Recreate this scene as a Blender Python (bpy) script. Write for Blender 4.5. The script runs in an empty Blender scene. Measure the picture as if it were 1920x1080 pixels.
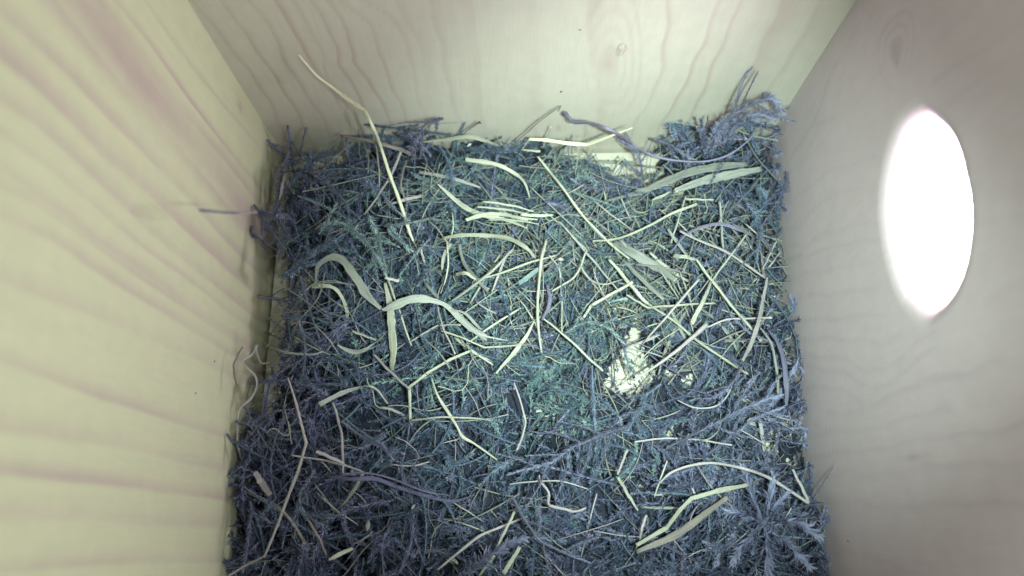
import bpy, math, random
import numpy as np
from mathutils import Matrix, Vector

random.seed(7)
rng = np.random.default_rng(11)
SC = bpy.context.scene
COL = SC.collection
W = 0.14                       # inner width of the box, metres
DEPTH = 0.146                  # inner depth, back wall to front wall
TOP = 0.232                    # inner height

# ------------------------------------------------------------------ camera
CAM = np.array([0.0674079, -0.1060198, 0.2014796])
TX, TY, TZ = 0.3073173, 0.0060632, -0.0089502
FPX = 1440.0
def rot(tx, ty, tz):
    cx, sx, cy, sy, cz, sz = math.cos(tx), math.sin(tx), math.cos(ty), math.sin(ty), math.cos(tz), math.sin(tz)
    Rx = np.array([[1, 0, 0], [0, cx, -sx], [0, sx, cx]])
    Ry = np.array([[cy, 0, sy], [0, 1, 0], [-sy, 0, cy]])
    Rz = np.array([[cz, -sz, 0], [sz, cz, 0], [0, 0, 1]])
    return Rz @ Ry @ Rx
CR = rot(TX, TY, TZ)
cd = bpy.data.cameras.new('camera')
cam = bpy.data.objects.new('camera', cd)
COL.objects.link(cam)
m4 = Matrix.Identity(4)
for i in range(3):
    for j in range(3):
        m4[i][j] = CR[i, j]
    m4[i][3] = CAM[i]
cam.matrix_world = m4
cd.sensor_width = 36.0
cd.lens = FPX / 1920 * 36.0
cd.clip_start = 0.002
cd.clip_end = 20.0
cd.dof.use_dof = True
cd.dof.focus_distance = 0.186
cd.dof.aperture_fstop = 11.0
SC.camera = cam

# ------------------------------------------------------------------ light
SKY = 44.0
wd = bpy.data.worlds.new('World')
SC.world = wd
wd.use_nodes = True
bg = wd.node_tree.nodes['Background']
bg.inputs[0].default_value = (1.0, 0.935, 1.0, 1)
bg.inputs[1].default_value = SKY
# guides the daylight sampling through the entrance hole (a portal gives off no light)
pl = bpy.data.lights.new('hole_portal', 'AREA')
pl.shape = 'RECTANGLE'; pl.size = 0.046; pl.size_y = 0.036
pl.cycles.is_portal = True
po = bpy.data.objects.new('hole_portal', pl)
po.location = (W + 0.0155, -0.0526, 0.0752)
po.rotation_euler = (0, math.radians(90), 0)
COL.objects.link(po)
# the small lamp of the nest camera, up under the lid beside the lens
def lamp(name, loc, aim, power, col, size, angle, blend):
    l = bpy.data.lights.new(name, 'SPOT')
    l.energy = power; l.color = col; l.shadow_soft_size = size
    l.spot_size = math.radians(angle); l.spot_blend = blend
    o = bpy.data.objects.new(name, l)
    o.location = loc
    o.rotation_euler = (Vector(aim) - Vector(loc)).to_track_quat('-Z', 'Y').to_euler()
    COL.objects.link(o)
lamp('camera_lamp', (0.088, -0.108, 0.197), (0.098, -0.043, 0.0), 2.7, (0.76, 1.0, 0.83), 0.002, 53, 1.0)
lamp('camera_lamp', (0.104, -0.112, 0.188), (0.075, -0.060, 0.0), 0.27, (0.84, 1.0, 0.86), 0.002, 150, .7)

SC.view_settings.view_transform = 'Standard'
SC.view_settings.look = 'None'
SC.view_settings.gamma = 1.0
SC.view_settings.exposure = 0.0
SC.cycles.max_bounces = 10
SC.cycles.diffuse_bounces = 7
SC.cycles.glossy_bounces = 2
SC.cycles.transmission_bounces = 3
SC.cycles.use_denoising = True
SC.cycles.caustics_reflective = False
SC.cycles.caustics_refractive = False

# ------------------------------------------------------------------ finding places
def ray(px, py):
    return CAM, CR @ np.array([(px - 960) / FPX, -(py - 540) / FPX, -1.0])
def on(axis, val, px, py):
    o, d = ray(px, py)
    return o + d * (val - o[axis]) / d[axis]
def topx(P):
    q = (np.asarray(P) - CAM) @ CR
    return 960 + FPX * q[..., 0] / -q[..., 2], 540 - FPX * q[..., 1] / -q[..., 2]

# bare patches of floor: centre, radii (full photograph pixels, on the floor), strength
BARE = [((520, 470), (20, 130), .9), ((1446, 500), (13, 170), .34), ((1480, 820), (13, 150), .3), ((590, 292), (80, 20), 1.0), ((496, 780), (12, 120), .5),
        ((1184, 690), (28, 46), 1.0), ((1165, 318), (62, 34), 1.0), ((1090, 300), (40, 22), .6), ((585, 300), (60, 22), 1.0), ((545, 345), (24, 50), 1.0),
        ((528, 610), (30, 85), 1.0), ((1030, 780), (30, 30), .42), ((1265, 835), (36, 30), .42), ((1140, 590), (40, 22), .45),
        ((1395, 730), (26, 26), .4), ((1215, 905), (60, 26), .36), ((1330, 300), (30, 12), .3), ((850, 275), (60, 12), .3),
        ((1420, 840), (34, 50), .5), ((1290, 705), (55, 25), .4)]
BW = []
for (c, r, s) in BARE:
    p = on(2, 0.0, *c); q = on(2, 0.0, c[0] + r[0], c[1]); t = on(2, 0.0, c[0], c[1] - r[1])
    BW.append((p[0], p[1], abs(q[0] - p[0]), abs(t[1] - p[1]), s))
def bare(x, y, grow=1.0):
    b = np.zeros_like(np.asarray(x, float))
    for (cx, cy, rx, ry, s) in BW:
        qx, qy = (x - cx) / (rx * grow), (y - cy) / (ry * grow)
        th = np.arctan2(qy, qx); d = (qx ** 2 + qy ** 2) * (1 + .42 * np.sin(3 * th + cx * 900) + .3 * np.sin(5 * th + cy * 700) + .16 * np.sin(9 * th))
        b = np.maximum(b, s * np.exp(-d ** 1.5 * .8))
    return b
def S(x, y):
    """height of the top of the nesting material"""
    x = np.asarray(x, float); y = np.asarray(y, float)
    u, v = x / W, -y / DEPTH
    h = .0088 + .0022 * np.sin(u * 9 + 1) * np.cos(v * 8) + .0016 * np.sin(u * 21 + v * 13) + .0012 * np.sin(v * 25 - u * 11)
    h = h + .0026 * np.sin(x * 430 + 1.3 * np.sin(y * 260)) * np.sin(y * 390 + 1.7 * np.sin(x * 310)) + .001 * np.sin(x * 820 + y * 350) * np.cos(y * 760 - x * 240)
    h = h + .0065 * np.exp(-((u - .12) / .065) ** 2) * np.clip(1.6 - v, .5, 1) + .0005 * np.exp(-((u - 1) / .12) ** 2) * v
    h = h + .006 * np.exp(-((v) / .07) ** 2) * (0.2 + 0.7 * np.exp(-((u - .27) / .09) ** 2) + np.exp(-((u - .92) / .12) ** 2))
    h = h + .002 * np.clip(v - .55, 0, 1) * 2
    h = h - .003 * np.exp(-((u - .55) / .2) ** 2 - ((v - .38) / .2) ** 2)
    return np.maximum(h * (1 - .9 * bare(x, y)), .0008)
def place(p, lift):
    px, py = p[0], p[1]
    if len(p) > 2 and isinstance(p[2], str):
        k, off = p[2][0], float(p[2][1:]) / 1000
        P = on(1, -off, px, py) if k == 'b' else on(0, off, px, py) if k == 'l' else on(0, W - off, px, py)
    elif len(p) > 2:
        P = on(2, p[2] / 1000, px, py)
    else:
        h = .008
        for _ in range(8):
            P = on(2, h + lift, px, py)
            h = .5 * h + .5 * float(S(min(max(P[0], 0), W), min(P[1], 0)))
        P = on(2, h + lift, px, py)
    P = P.copy()
    P[0] = min(max(P[0], .0007), W - .0007); P[1] = min(P[1], -.0007); P[2] = max(P[2], .0006)
    return P

# ------------------------------------------------------------------ materials
class NT:
    def __init__(s, name):
        s.m = bpy.data.materials.new(name); s.m.use_nodes = True
        s.t = s.m.node_tree; s.t.nodes.clear()
    def n(s, typ, ins=None, **kw):
        n = s.t.nodes.new(typ)
        for k, v in kw.items(): setattr(n, k, v)
        for k, v in (ins or {}).items():
            if isinstance(v, bpy.types.NodeSocket): s.t.links.new(v, n.inputs[k])
            else: n.inputs[k].default_value = v
        return n
    def math(s, op, a, b=0.0, clamp=False):
        return s.n('ShaderNodeMath', {0: a, 1: b}, operation=op, use_clamp=clamp).outputs[0]
    def mix(s, f, a, b, blend='MIX'):
        n = s.t.nodes.new('ShaderNodeMix'); n.data_type = 'RGBA'; n.blend_type = blend
        for idx, v in ((0, f), (6, a), (7, b)):
            if isinstance(v, bpy.types.NodeSocket): s.t.links.new(v, n.inputs[idx])
            else: n.inputs[idx].default_value = v
        return n.outputs[2]
    def out(s, sh):
        s.n('ShaderNodeOutputMaterial', {0: sh}); return s.m
def c4(c): return (c[0], c[1], c[2], 1)

def wood(name, cream, pink, stretch, amount=1.0, soft=.0):
    """pale spruce: drawn growth rings come from the 'grain' attribute, fibres from stretched noise"""
    t = NT(name)
    co = t.n('ShaderNodeTexCoord').outputs['Object']
    g = t.n('ShaderNodeAttribute', attribute_name='grain').outputs['Fac']
    mp = t.n('ShaderNodeMapping', {0: co, 3: stretch}).outputs[0]
    fib = t.n('ShaderNodeTexNoise', {'Vector': mp, 'Scale': 3200.0, 'Detail': 4.0, 'Roughness': .6}).outputs[0]
    fib2 = t.n('ShaderNodeTexNoise', {'Vector': mp, 'Scale': 700.0, 'Detail': 3.0}).outputs[0]
    big = t.n('ShaderNodeTexNoise', {'Vector': co, 'Scale': 26.0, 'Detail': 3.0}).outputs[0]
    mid = t.n('ShaderNodeTexNoise', {'Vector': co, 'Scale': 240.0, 'Detail': 4.0}).outputs[0]
    gb = t.math('MULTIPLY', g, t.math('MULTIPLY_ADD', fib2, .9, True) if False else t.math('ADD', t.math('MULTIPLY', fib2, .6), .75))
    gb = t.math('MULTIPLY', gb, amount, clamp=True)
    base = t.mix(t.math('MULTIPLY', big, .55), c4(cream), c4([cream[0] * .93, cream[1] * .88, cream[2] * .92]))
    col = t.mix(gb, base, c4(pink))
    k = t.math('ADD', t.math('MULTIPLY', fib, .17), t.math('ADD', t.math('MULTIPLY', fib2, .07), t.math('ADD', t.math('MULTIPLY', mid, .13), .815)))
    kk = t.n('ShaderNodeCombineColor', {0: k, 1: k, 2: k}).outputs[0]
    col = t.mix(1.0, col, kk, 'MULTIPLY')
    bp = t.n('ShaderNodeBump', {'Strength': .35, 'Distance': .00012, 'Height': t.math('SUBTRACT', fib, t.math('MULTIPLY', g, .6))}).outputs[0]
    b = t.n('ShaderNodeBsdfPrincipled', {'Base Color': col, 'Roughness': .62, 'Normal': bp, 'Specular IOR Level': .25})
    return t.out(b.outputs[0])
CREAM = (.67, .65, .58); PINK = (.52, .405, .365)
M_LEFT = wood('spruce_left_lit', (.74, .75, .53), (.58, .455, .43), (1, 1, .035), 1.0)  # same spruce, yellowed and lightened to paint in the light on this wall
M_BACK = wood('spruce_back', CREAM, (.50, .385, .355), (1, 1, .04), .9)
M_RIGHT = wood('spruce_right_shaded', (.61, .535, .585), (.45, .36, .43), (1, 1, .05), .7)  # same spruce, darker and more violet: this wall's shade put into its colour
M_FLOOR = wood('spruce_floor', (.67, .65, .58), (.52, .42, .36), (1, .05, 1), .5)
M_PLAIN = wood('spruce_plain', (.60, .57, .53), (.5, .4, .35), (1, 1, .05), .5)

lidm = NT('lid_grey'); M_LID = lidm.out(lidm.n('ShaderNodeBsdfPrincipled', {'Base Color': (.10, .09, .11, 1), 'Roughness': .7}).outputs[0])
def straw_mat(name, a, b, rough=.55, trans=.12):
    t = NT(name)
    u = t.n('ShaderNodeAttribute', attribute_name='across').outputs['Fac']
    v = t.n('ShaderNodeAttribute', attribute_name='along').outputs['Fac']
    r = t.n('ShaderNodeObjectInfo').outputs['Random']
    tn = t.n('ShaderNodeAttribute', attribute_name='tint').outputs['Fac']
    vec = t.n('ShaderNodeCombineXYZ', {0: t.math('MULTIPLY', u, 5.0), 1: t.math('MULTIPLY', v, 75.0), 2: t.math('MULTIPLY', r, 40.0)}).outputs[0]
    rib = t.n('ShaderNodeTexNoise', {'Vector': vec, 'Scale': 1.0, 'Detail': 3.0, 'Roughness': .7}).outputs[0]
    vec2 = t.n('ShaderNodeCombineXYZ', {0: u, 1: t.math('MULTIPLY', v, 120.0), 2: t.math('ADD', t.math('MULTIPLY', r, 70.0), 3.0)}).outputs[0]
    blo = t.n('ShaderNodeTexNoise', {'Vector': vec2, 'Scale': 2.0, 'Detail': 4.0}).outputs[0]
    f = t.math('ADD', t.math('MULTIPLY', t.math('SUBTRACT', rib, .5), 3.4), t.math('MULTIPLY', t.math('SUBTRACT', blo, .38), 1.3), clamp=True)
    col = t.mix(f, c4(a), c4(b))
    k = t.math('ADD', .74, t.math('ADD', t.math('MULTIPLY', r, .3), t.math('MULTIPLY', tn, .3)))
    kk = t.n('ShaderNodeCombineColor', {0: k, 1: k, 2: t.math('MULTIPLY', k, .99)}).outputs[0]
    col = t.mix(1.0, col, kk, 'MULTIPLY')
    bp = t.n('ShaderNodeBump', {'Strength': .5, 'Distance': .00006, 'Height': rib}).outputs[0]
    p = t.n('ShaderNodeBsdfPrincipled', {'Base Color': col, 'Roughness': rough, 'Normal': bp, 'Specular IOR Level': .35}).outputs[0]
    tr = t.n('ShaderNodeBsdfTranslucent', {0: col}).outputs[0]
    return t.out(t.n('ShaderNodeMixShader', {0: trans, 1: p, 2: tr}).outputs[0])
M = {
    'p': straw_mat('straw_pale', (.56, .585, .50), (.24, .265, .26)),
    'w': straw_mat('straw_bright', (.84, .86, .70), (.60, .60, .46)),
    'g': straw_mat('straw_grey', (.35, .375, .36), (.10, .12, .15)),
    'k': straw_mat('straw_pink', (.47, .45, .47), (.25, .24, .32)),
    'v': straw_mat('straw_violet', (.22, .215, .34), (.09, .085, .17)),
    'd': straw_mat('straw_dark', (.10, .10, .19), (.05, .05, .11)),
    'b': straw_mat('straw_brown', (.27, .25, .24), (.14, .12, .15)),
    't': straw_mat('straw_teal', (.24, .34, .36), (.12, .18, .24)),
}
def moss_mat(name, lo, hi, tip):
    t = NT(name)
    tn = t.n('ShaderNodeAttribute', attribute_name='tint').outputs['Fac']
    al = t.n('ShaderNodeAttribute', attribute_name='along').outputs['Fac']
    co = t.n('ShaderNodeTexCoord').outputs['Object']
    no = t.n('ShaderNodeTexNoise', {'Vector': co, 'Scale': 90.0, 'Detail': 3.0}).outputs[0]
    f = t.math('ADD', t.math('MULTIPLY', tn, .75), t.math('SUBTRACT', t.math('MULTIPLY', no, .9), .3), clamp=True)
    col = t.mix(f, c4(lo), c4(hi))
    col = t.mix(t.math('MULTIPLY', t.math('MULTIPLY', al, .8), t.math('ADD', tn, .02), clamp=True), col, c4(tip))
    p = t.n('ShaderNodeBsdfPrincipled', {'Base Color': col, 'Roughness': .5, 'Specular IOR Level': .4}).outputs[0]
    tr = t.n('ShaderNodeBsdfTranslucent', {0: col}).outputs[0]
    return t.out(t.n('ShaderNodeMixShader', {0: .13, 1: p, 2: tr}).outputs[0])
M_MOSS = moss_mat('moss_blue_grey', (.018, .024, .056), (.175, .25, .41), (.38, .49, .63))
M_MOSSV = moss_mat('moss_violet_grey', (.025, .026, .07), (.215, .245, .43), (.43, .455, .65))
M_MOSST = moss_mat('moss_teal_grey', (.03, .055, .10), (.225, .36, .47), (.56, .72, .62))  # bright tip colour paints lamp highlights onto the leaf tips
M_STEM = straw_mat('moss_stem', (.16, .17, .24), (.08, .08, .14))

# ------------------------------------------------------------------ mesh helpers
def link(name, me, mat, parent=None):
    o = bpy.data.objects.new(name, me); COL.objects.link(o)
    if mat is not None: me.materials.append(mat)
    if parent is not None: o.parent = parent
    return o
def tag(o, label=None, cat=None, group=None, kind=None):
    if label: o['label'] = label
    if cat: o['category'] = cat
    if group: o['group'] = group
    if kind: o['kind'] = kind
    return o
def mesh_np(name, V, F, attrs=None, smooth=True):
    """V (n,3), F (m,k) one face size"""
    me = bpy.data.meshes.new(name)
    V = np.asarray(V, np.float32); F = np.asarray(F, np.int32)
    me.vertices.add(len(V)); me.vertices.foreach_set('co', V.ravel())
    k = F.shape[1]
    me.loops.add(F.size); me.loops.foreach_set('vertex_index', F.ravel())
    me.polygons.add(len(F))
    me.polygons.foreach_set('loop_start', np.arange(0, F.size, k, dtype=np.int32))
    me.polygons.foreach_set('loop_total', np.full(len(F), k, np.int32))
    me.polygons.foreach_set('use_smooth', np.full(len(F), smooth))
    for an, av in (attrs or {}).items():
        a = me.attributes.new(an, 'FLOAT', 'POINT'); a.data.foreach_set('value', np.asarray(av, np.float32))
    me.update(calc_edges=True)
    return me
def spline(P, n):
    P = np.asarray(P, float)
    if len(P) == 2:
        t = np.linspace(0, 1, n)[:, None]; return P[0] * (1 - t) + P[1] * t
    Q = np.vstack([2 * P[0] - P[1], P, 2 * P[-1] - P[-2]])
    k = len(P) - 1
    out = []
    for tt in np.linspace(0, k - 1e-6, n):
        i = int(tt); u = tt - i
        p0, p1, p2, p3 = Q[i], Q[i + 1], Q[i + 2], Q[i + 3]
        out.append(.5 * ((2 * p1) + (p2 - p0) * u + (2 * p0 - 5 * p1 + 4 * p2 - p3) * u * u + (3 * p1 - p0 - 3 * p2 + p3) * u ** 3))
    return np.array(out)
def frames(P, up=(0, 0, 1)):
    T = np.gradient(P, axis=0); T /= np.linalg.norm(T, axis=1)[:, None] + 1e-12
    N = np.zeros_like(P); n = np.array(up, float)
    for i in range(len(P)):
        n = n - T[i] * (n @ T[i])
        l = np.linalg.norm(n)
        if l < 1e-6: n = np.array([1., .1, 0]); n = n - T[i] * (n @ T[i]); l = np.linalg.norm(n)
        n = n / l; N[i] = n
    B = np.cross(T, N)
    return T, N, B
def strand_arrays(P, wid, flat, k=8, twist=(0, 0), seed=0, tint=.5, cut=True):
    """P (n,3) centre line; wid (n,) full width in metres; flat = thickness / width"""
    n = len(P); T, N, B = frames(P)
    a = np.arange(k) / k * 2 * math.pi
    tw = np.radians(np.linspace(twist[0], twist[1], n))
    ca, sa = np.cos(tw)[:, None], np.sin(tw)[:, None]
    B2 = B * ca + N * sa; N2 = N * ca - B * sa
    hw = wid / 2; th = np.maximum(hw * flat, .00005)
    x = np.cos(a)[None, :] * hw[:, None]
    z = np.sin(a)[None, :] * th[:, None]
    if flat < .5: z = z + (np.abs(np.cos(a)) ** 2)[None, :] * hw[:, None] * .22   # a shallow channel
    V = P[:, None, :] + B2[:, None, :] * x[..., None] + N2[:, None, :] * z[..., None]
    V = V.reshape(-1, 3)
    L = np.concatenate([[0], np.cumsum(np.linalg.norm(np.diff(P, axis=0), axis=1))])
    along = np.repeat(L, k) + seed; across = np.tile(np.cos(a), n)
    i = np.arange(n - 1)[:, None] * k; j = np.arange(k)[None, :]; j2 = (j + 1) % k
    F = np.stack([i + j, i + j2, i + k + j2, i + k + j], -1).reshape(-1, 4)
    # end caps: a centre point each
    c0, c1 = len(V), len(V) + 1
    V = np.vstack([V, P[0], P[-1]])
    along = np.append(along, [seed, L[-1] + seed]); across = np.append(across, [0, 0])
    jj = np.arange(0, k, 1)
    C0 = np.stack([np.full(k, c0), (jj + 1) % k, jj, np.full(k, c0)], -1)[:, :4]
    return V, F, along, across, c0, c1, k
def strand_mesh(name, P, wid, flat, k=8, twist=(0, 0), seed=0., tint=.5):
    V, F, al, ac, c0, c1, k = strand_arrays(P, wid, flat, k, twist, seed)
    n = len(P)
    faces = [tuple(f) for f in F.tolist()]
    for j in range(k):
        faces.append((c0, (j + 1) % k, j)); o = (n - 1) * k
        faces.append((c1, o + j, o + (j + 1) % k))
    me = bpy.data.meshes.new(name); me.from_pydata(V.tolist(), [], faces)
    for an, av in (('along', al), ('across', ac), ('tint', np.full(len(V), tint))):
        a = me.attributes.new(an, 'FLOAT', 'POINT'); a.data.foreach_set('value', np.asarray(av, np.float32))
    me.polygons.foreach_set('use_smooth', np.ones(len(faces), bool))
    return me
PX = 0.000142                 # metres per photograph pixel at the nest's surface

def local(P):
    base = P.mean(axis=0); base[2] = P[:, 2].min()
    return base
UP = .0022
def grass(name, pts, w, mat, label, cat='straw', flat=.9, lift=.0035, twist=(0, 0), n=None, group=None, tint=None, wob=.00006, kink=False):
    P = np.array([place(p, lift + UP) for p in pts])
    n = n or max(12, 6 * len(P))
    if kink:                                  # straight runs between sharp bends
        seg = np.linalg.norm(np.diff(P, axis=0), axis=1); L = np.concatenate([[0], np.cumsum(seg)])
        s = np.sort(np.unique(np.concatenate([np.linspace(0, L[-1], n), L])))
        P2 = np.stack([np.interp(s, L, P[:, i]) for i in range(3)], 1)
        ww = np.interp(s / L[-1], np.linspace(0, 1, len(w)) if hasattr(w, '__len__') else [0, 1], w if hasattr(w, '__len__') else [w, w])
        P = P2
    else:
        P = spline(P, n)
        ww = np.interp(np.linspace(0, 1, n), np.linspace(0, 1, len(w)) if hasattr(w, '__len__') else [0, 1], w if hasattr(w, '__len__') else [w, w])
    n = len(P)
    sc = np.linalg.norm(P - CAM, axis=1) / .2          # nearer things are smaller for the same span
    ww = np.maximum(ww * PX * sc * .70, .00014)
    ph = random.random() * 6
    if flat < .5 and twist == (0, 0): twist = (random.uniform(-35, 35), random.uniform(-50, 50))
    s = np.linspace(0, 1, n)
    P = P + wob * np.stack([np.sin(s * 17 + ph), np.cos(s * 13 + ph), .6 * np.sin(s * 11 + 2 * ph)], 1)
    ww = ww * (1 + .08 * np.sin(s * 31 + ph * 3) + .05 * np.sin(s * 57 + ph))
    base = local(P)
    me = strand_mesh(name, P - base, ww, flat, 10 if flat < .5 else 7, twist, random.random() * 3, random.random() if tint is None else tint)
    o = link(name, me, M[mat]); o.location = base
    return tag(o, label, cat, group)

# ---- moss: a stem with many small curved pointed leaves, all as arrays
def leaf_arrays(P, n_leaf, leaf_len, leaf_w, spread, tint, taper=.5, curl=.5, r=None):
    """P (n,3) path. Returns V,F(tri),along,tint. Leaf = 5 points, 3 triangles"""
    r = r or rng
    T, N, B = frames(P)
    n = len(P)
    t = np.sort(r.random(n_leaf)) ** .9
    idx = t * (n - 1); i0 = np.minimum(idx.astype(int), n - 2); f = (idx - i0)[:, None]
    pos = P[i0] * (1 - f) + P[i0 + 1] * f
    tt, nn, bb = T[i0], N[i0], B[i0]
    ang = np.arange(n_leaf) * 2.39996 + r.normal(0, .35, n_leaf)
    rad = nn * np.cos(ang)[:, None] + bb * np.sin(ang)[:, None]
    sp = np.radians(spread + r.normal(0, 13, n_leaf))[:, None] * (1 - .45 * t[:, None] ** 4)
    d1 = tt * np.cos(sp) + rad * np.sin(sp)
    sp2 = sp + curl * (r.normal(.5, .5, n_leaf))[:, None]
    d2 = tt * np.cos(sp2) + rad * np.sin(sp2)
    side = np.cross(d1, rad); side /= np.linalg.norm(side, axis=1)[:, None] + 1e-9
    env = (1 - taper * t) * np.clip(t * 6 + .5, 0, 1)
    L = (leaf_len * env * r.uniform(.65, 1.25, n_leaf))[:, None]
    w = (leaf_w * (0.6 + .4 * env))[:, None] * r.uniform(.7, 1.2, n_leaf)[:, None]
    a = pos + side * w * .35; b = pos - side * w * .35
    m = pos + d1 * L * .5
    c = m + side * w * .5; d = m - side * w * .5
    e = m + d2 * L * .5
    V = np.stack([a, b, c, d, e], 1).reshape(-1, 3)
    o = np.arange(n_leaf)[:, None, None] * 5
    F = (np.array([[0, 1, 3], [0, 3, 2], [2, 3, 4]])[None] + o).reshape(-1, 3)
    al = np.tile([0, 0, .5, .5, 1.], n_leaf)
    ti = np.repeat(np.clip(tint + r.normal(0, .12, n_leaf) + .25 * t ** 3, 0, 1), 5)
    return V, F, al, ti
def tube_arrays(P, r0, r1, k=4):
    n = len(P); T, N, B = frames(P)
    a = np.arange(k) / k * 2 * math.pi
    rr = np.linspace(r0, r1, n)[:, None, None]
    V = (P[:, None] + (N[:, None] * np.cos(a)[None, :, None] + B[:, None] * np.sin(a)[None, :, None]) * rr).reshape(-1, 3)
    i = np.arange(n - 1)[:, None] * k; j = np.arange(k)[None]; j2 = (j + 1) % k
    q = np.stack([i + j, i + j2, i + k + j2, i + k + j], -1).reshape(-1, 4)
    F = np.vstack([q[:, [0, 1, 2]], q[:, [0, 2, 3]]])
    return V, F
class Acc:
    def __init__(s): s.V, s.F, s.a, s.t, s.n = [], [], [], [], 0
    def add(s, V, F, al, ti):
        s.V.append(V); s.F.append(F + s.n); s.a.append(al); s.t.append(ti); s.n += len(V)
    def tube(s, P, r0, r1, tint, k=4):
        V, F = tube_arrays(P, r0, r1, k); s.add(V, F, np.full(len(V), .15), np.full(len(V), tint))
    def mesh(s, name, base=(0, 0, 0)):
        V = np.vstack(s.V) - np.asarray(base)
        a = np.concatenate(s.a)
        return mesh_np(name, V, np.vstack(s.F), {'along': a, 'tint': np.concatenate(s.t), 'across': np.zeros(len(V))}, True)
def inside(P, m=.0006):
    P[:, 0] = np.clip(P[:, 0], m, W - m); P[:, 1] = np.clip(P[:, 1], -DEPTH + m, -m); P[:, 2] = np.maximum(P[:, 2], .0005)
    return P

# ------------------------------------------------------------------ the box: panels with drawn growth rings
def paint(UV, lines, knots=(), seed=1, faint=40, umin=0, umax=1, warp=1.0):
    """darkness of the late wood at each point. lines: (poly (k,2), width, strength, skew)"""
    g = np.zeros(len(UV))
    r = np.random.default_rng(seed)
    wv = UV.copy()
    wv[:, 0] += warp * (.00035 * np.sin(UV[:, 1] * 160 + UV[:, 0] * 60) + .00025 * np.sin(UV[:, 1] * 390 + UV[:, 0] * 200))
    for (poly, wid, st, skew) in lines:
        poly = np.asarray(poly, float)
        best = np.full(len(UV), 1e9); sgn = np.ones(len(UV))
        for A, Bp in zip(poly[:-1], poly[1:]):
            d = Bp - A; l2 = d @ d + 1e-12
            q = wv - A
            t = np.clip(q @ d / l2, 0, 1)
            e = q - t[:, None] * d
            dist = np.hypot(e[:, 0], e[:, 1])
            s = np.sign(d[0] * q[:, 1] - d[1] * q[:, 0])
            m = dist < best
            best[m] = dist[m]; sgn[m] = s[m]
        ws = np.where(sgn * skew > 0, wid * 2.1, wid * .55) if skew else np.full(len(UV), wid)
        mod = .75 + .25 * np.sin(UV[:, 1] * 90 + wid * 9e4) 
        g = np.maximum(g, st * mod * np.exp(-(best / ws) ** 2)) + .25 * np.minimum(g, st * np.exp(-(best / ws) ** 2))
    for _ in range(faint):
        u0 = r.uniform(umin, umax); a = r.uniform(.0004, .0012); ph = r.uniform(0, 6)
        d = wv[:, 0] - (u0 + a * np.sin(UV[:, 1] * r.uniform(15, 45) + ph))
        g += r.uniform(.01, .06) * np.exp(-(d / r.uniform(.0003, .0012)) ** 2)
    for (cu, cv, ru, rv, rings, st, ang) in knots:
        ca, sa = math.cos(ang), math.sin(ang)
        x = (UV[:, 0] - cu); y = (UV[:, 1] - cv)
        x, y = (x * ca + y * sa) / ru, (-x * sa + y * ca) / rv
        d = np.hypot(x, y) * (1 + .08 * np.sin(np.arctan2(y, x) * 3 + 1))
        g += st * np.exp(-(d / (1 / rings) / .8) ** 2) * 1.3
        for q in range(1, rings + 1):
            g += st * .55 * np.exp(-((d - q / rings) / .055) ** 2) * (.6 + .4 * np.cos(np.arctan2(y, x) - .5))
    return np.clip(g, 0, 1)
def wl(axis, val, pxs, uaxis, ext=True):
    P = np.array([on(axis, val, *p) for p in pxs]); Q = P[:, [uaxis, 2]]
    if ext:
        a = Q[0] + (Q[0] - Q[1]) / (np.linalg.norm(Q[0] - Q[1]) + 1e-9) * .02
        b = Q[-1] + (Q[-1] - Q[-2]) / (np.linalg.norm(Q[-1] - Q[-2]) + 1e-9) * .02
        for e, s in ((a, Q[0]), (b, Q[-1])): e[0] = s[0] + (e[0] - s[0]) * .3
        aa = a.copy(); aa[1] += np.sign(a[1] - Q[0][1]) * .2
        bb = b.copy(); bb[1] += np.sign(b[1] - Q[-1][1]) * .2
        Q = np.vstack([aa, a, Q, b, bb])
    return Q
mm = .001
left_lines = [
    ([(270, 0), (340, 100), (420, 200), (480, 270)], .35, .45, 1),
    ([(215, 0), (280, 80), (350, 180), (430, 285), (485, 350)], .45, .75, 1),
    ([(150, 0), (225, 95), (262, 150), (325, 220), (400, 308), (450, 385)], 3.6, .85, 0),
    ([(185, 0), (262, 100), (295, 150), (352, 218), (432, 312), (470, 362)], .9, .55, 1),
    ([(110, 10), (170, 85), (220, 150), (285, 220), (355, 300), (420, 378)], .9, .55, -1),
    ([(0, 25), (50, 65), (125, 135), (200, 215), (280, 295), (350, 365), (415, 440)], .8, .6, 1),
    ([(0, 105), (65, 155), (135, 225), (190, 285), (280, 360), (350, 430), (425, 500)], 1.0, .72, 1),
    ([(0, 185), (75, 235), (165, 320), (250, 400), (320, 465), (400, 530)], .8, .5, 1),
    ([(0, 250), (100, 320), (175, 385), (270, 465), (360, 530), (450, 600)], .45, .45, 1),
    ([(0, 315), (100, 385), (180, 450), (280, 515), (370, 585), (430, 625)], .6, .45, 1),
    ([(0, 350), (75, 385), (150, 440), (225, 495), (330, 565), (440, 640)], .5, .5, 1),
    ([(0, 405), (100, 450), (200, 520), (300, 580), (380, 630), (450, 675)], .6, .55, 1),
    ([(0, 520), (50, 545), (125, 570), (190, 595), (280, 630), (350, 660), (400, 685)], .8, .3, 1),
    ([(0, 675), (100, 712), (200, 748), (300, 780), (410, 815)], .55, .6, 1),
    ([(0, 805), (125, 820), (250, 840), (350, 865), (420, 880)], .8, .35, 1),
    ([(0, 885), (125, 898), (250, 912), (350, 925), (420, 935)], .65, .75, 1),
    ([(0, 970), (150, 970), (300, 982), (400, 985)], .9, .3, 1),
    ([(0, 1072), (100, 1062), (250, 1052), (415, 1052)], .6, .45, 1)]
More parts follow.
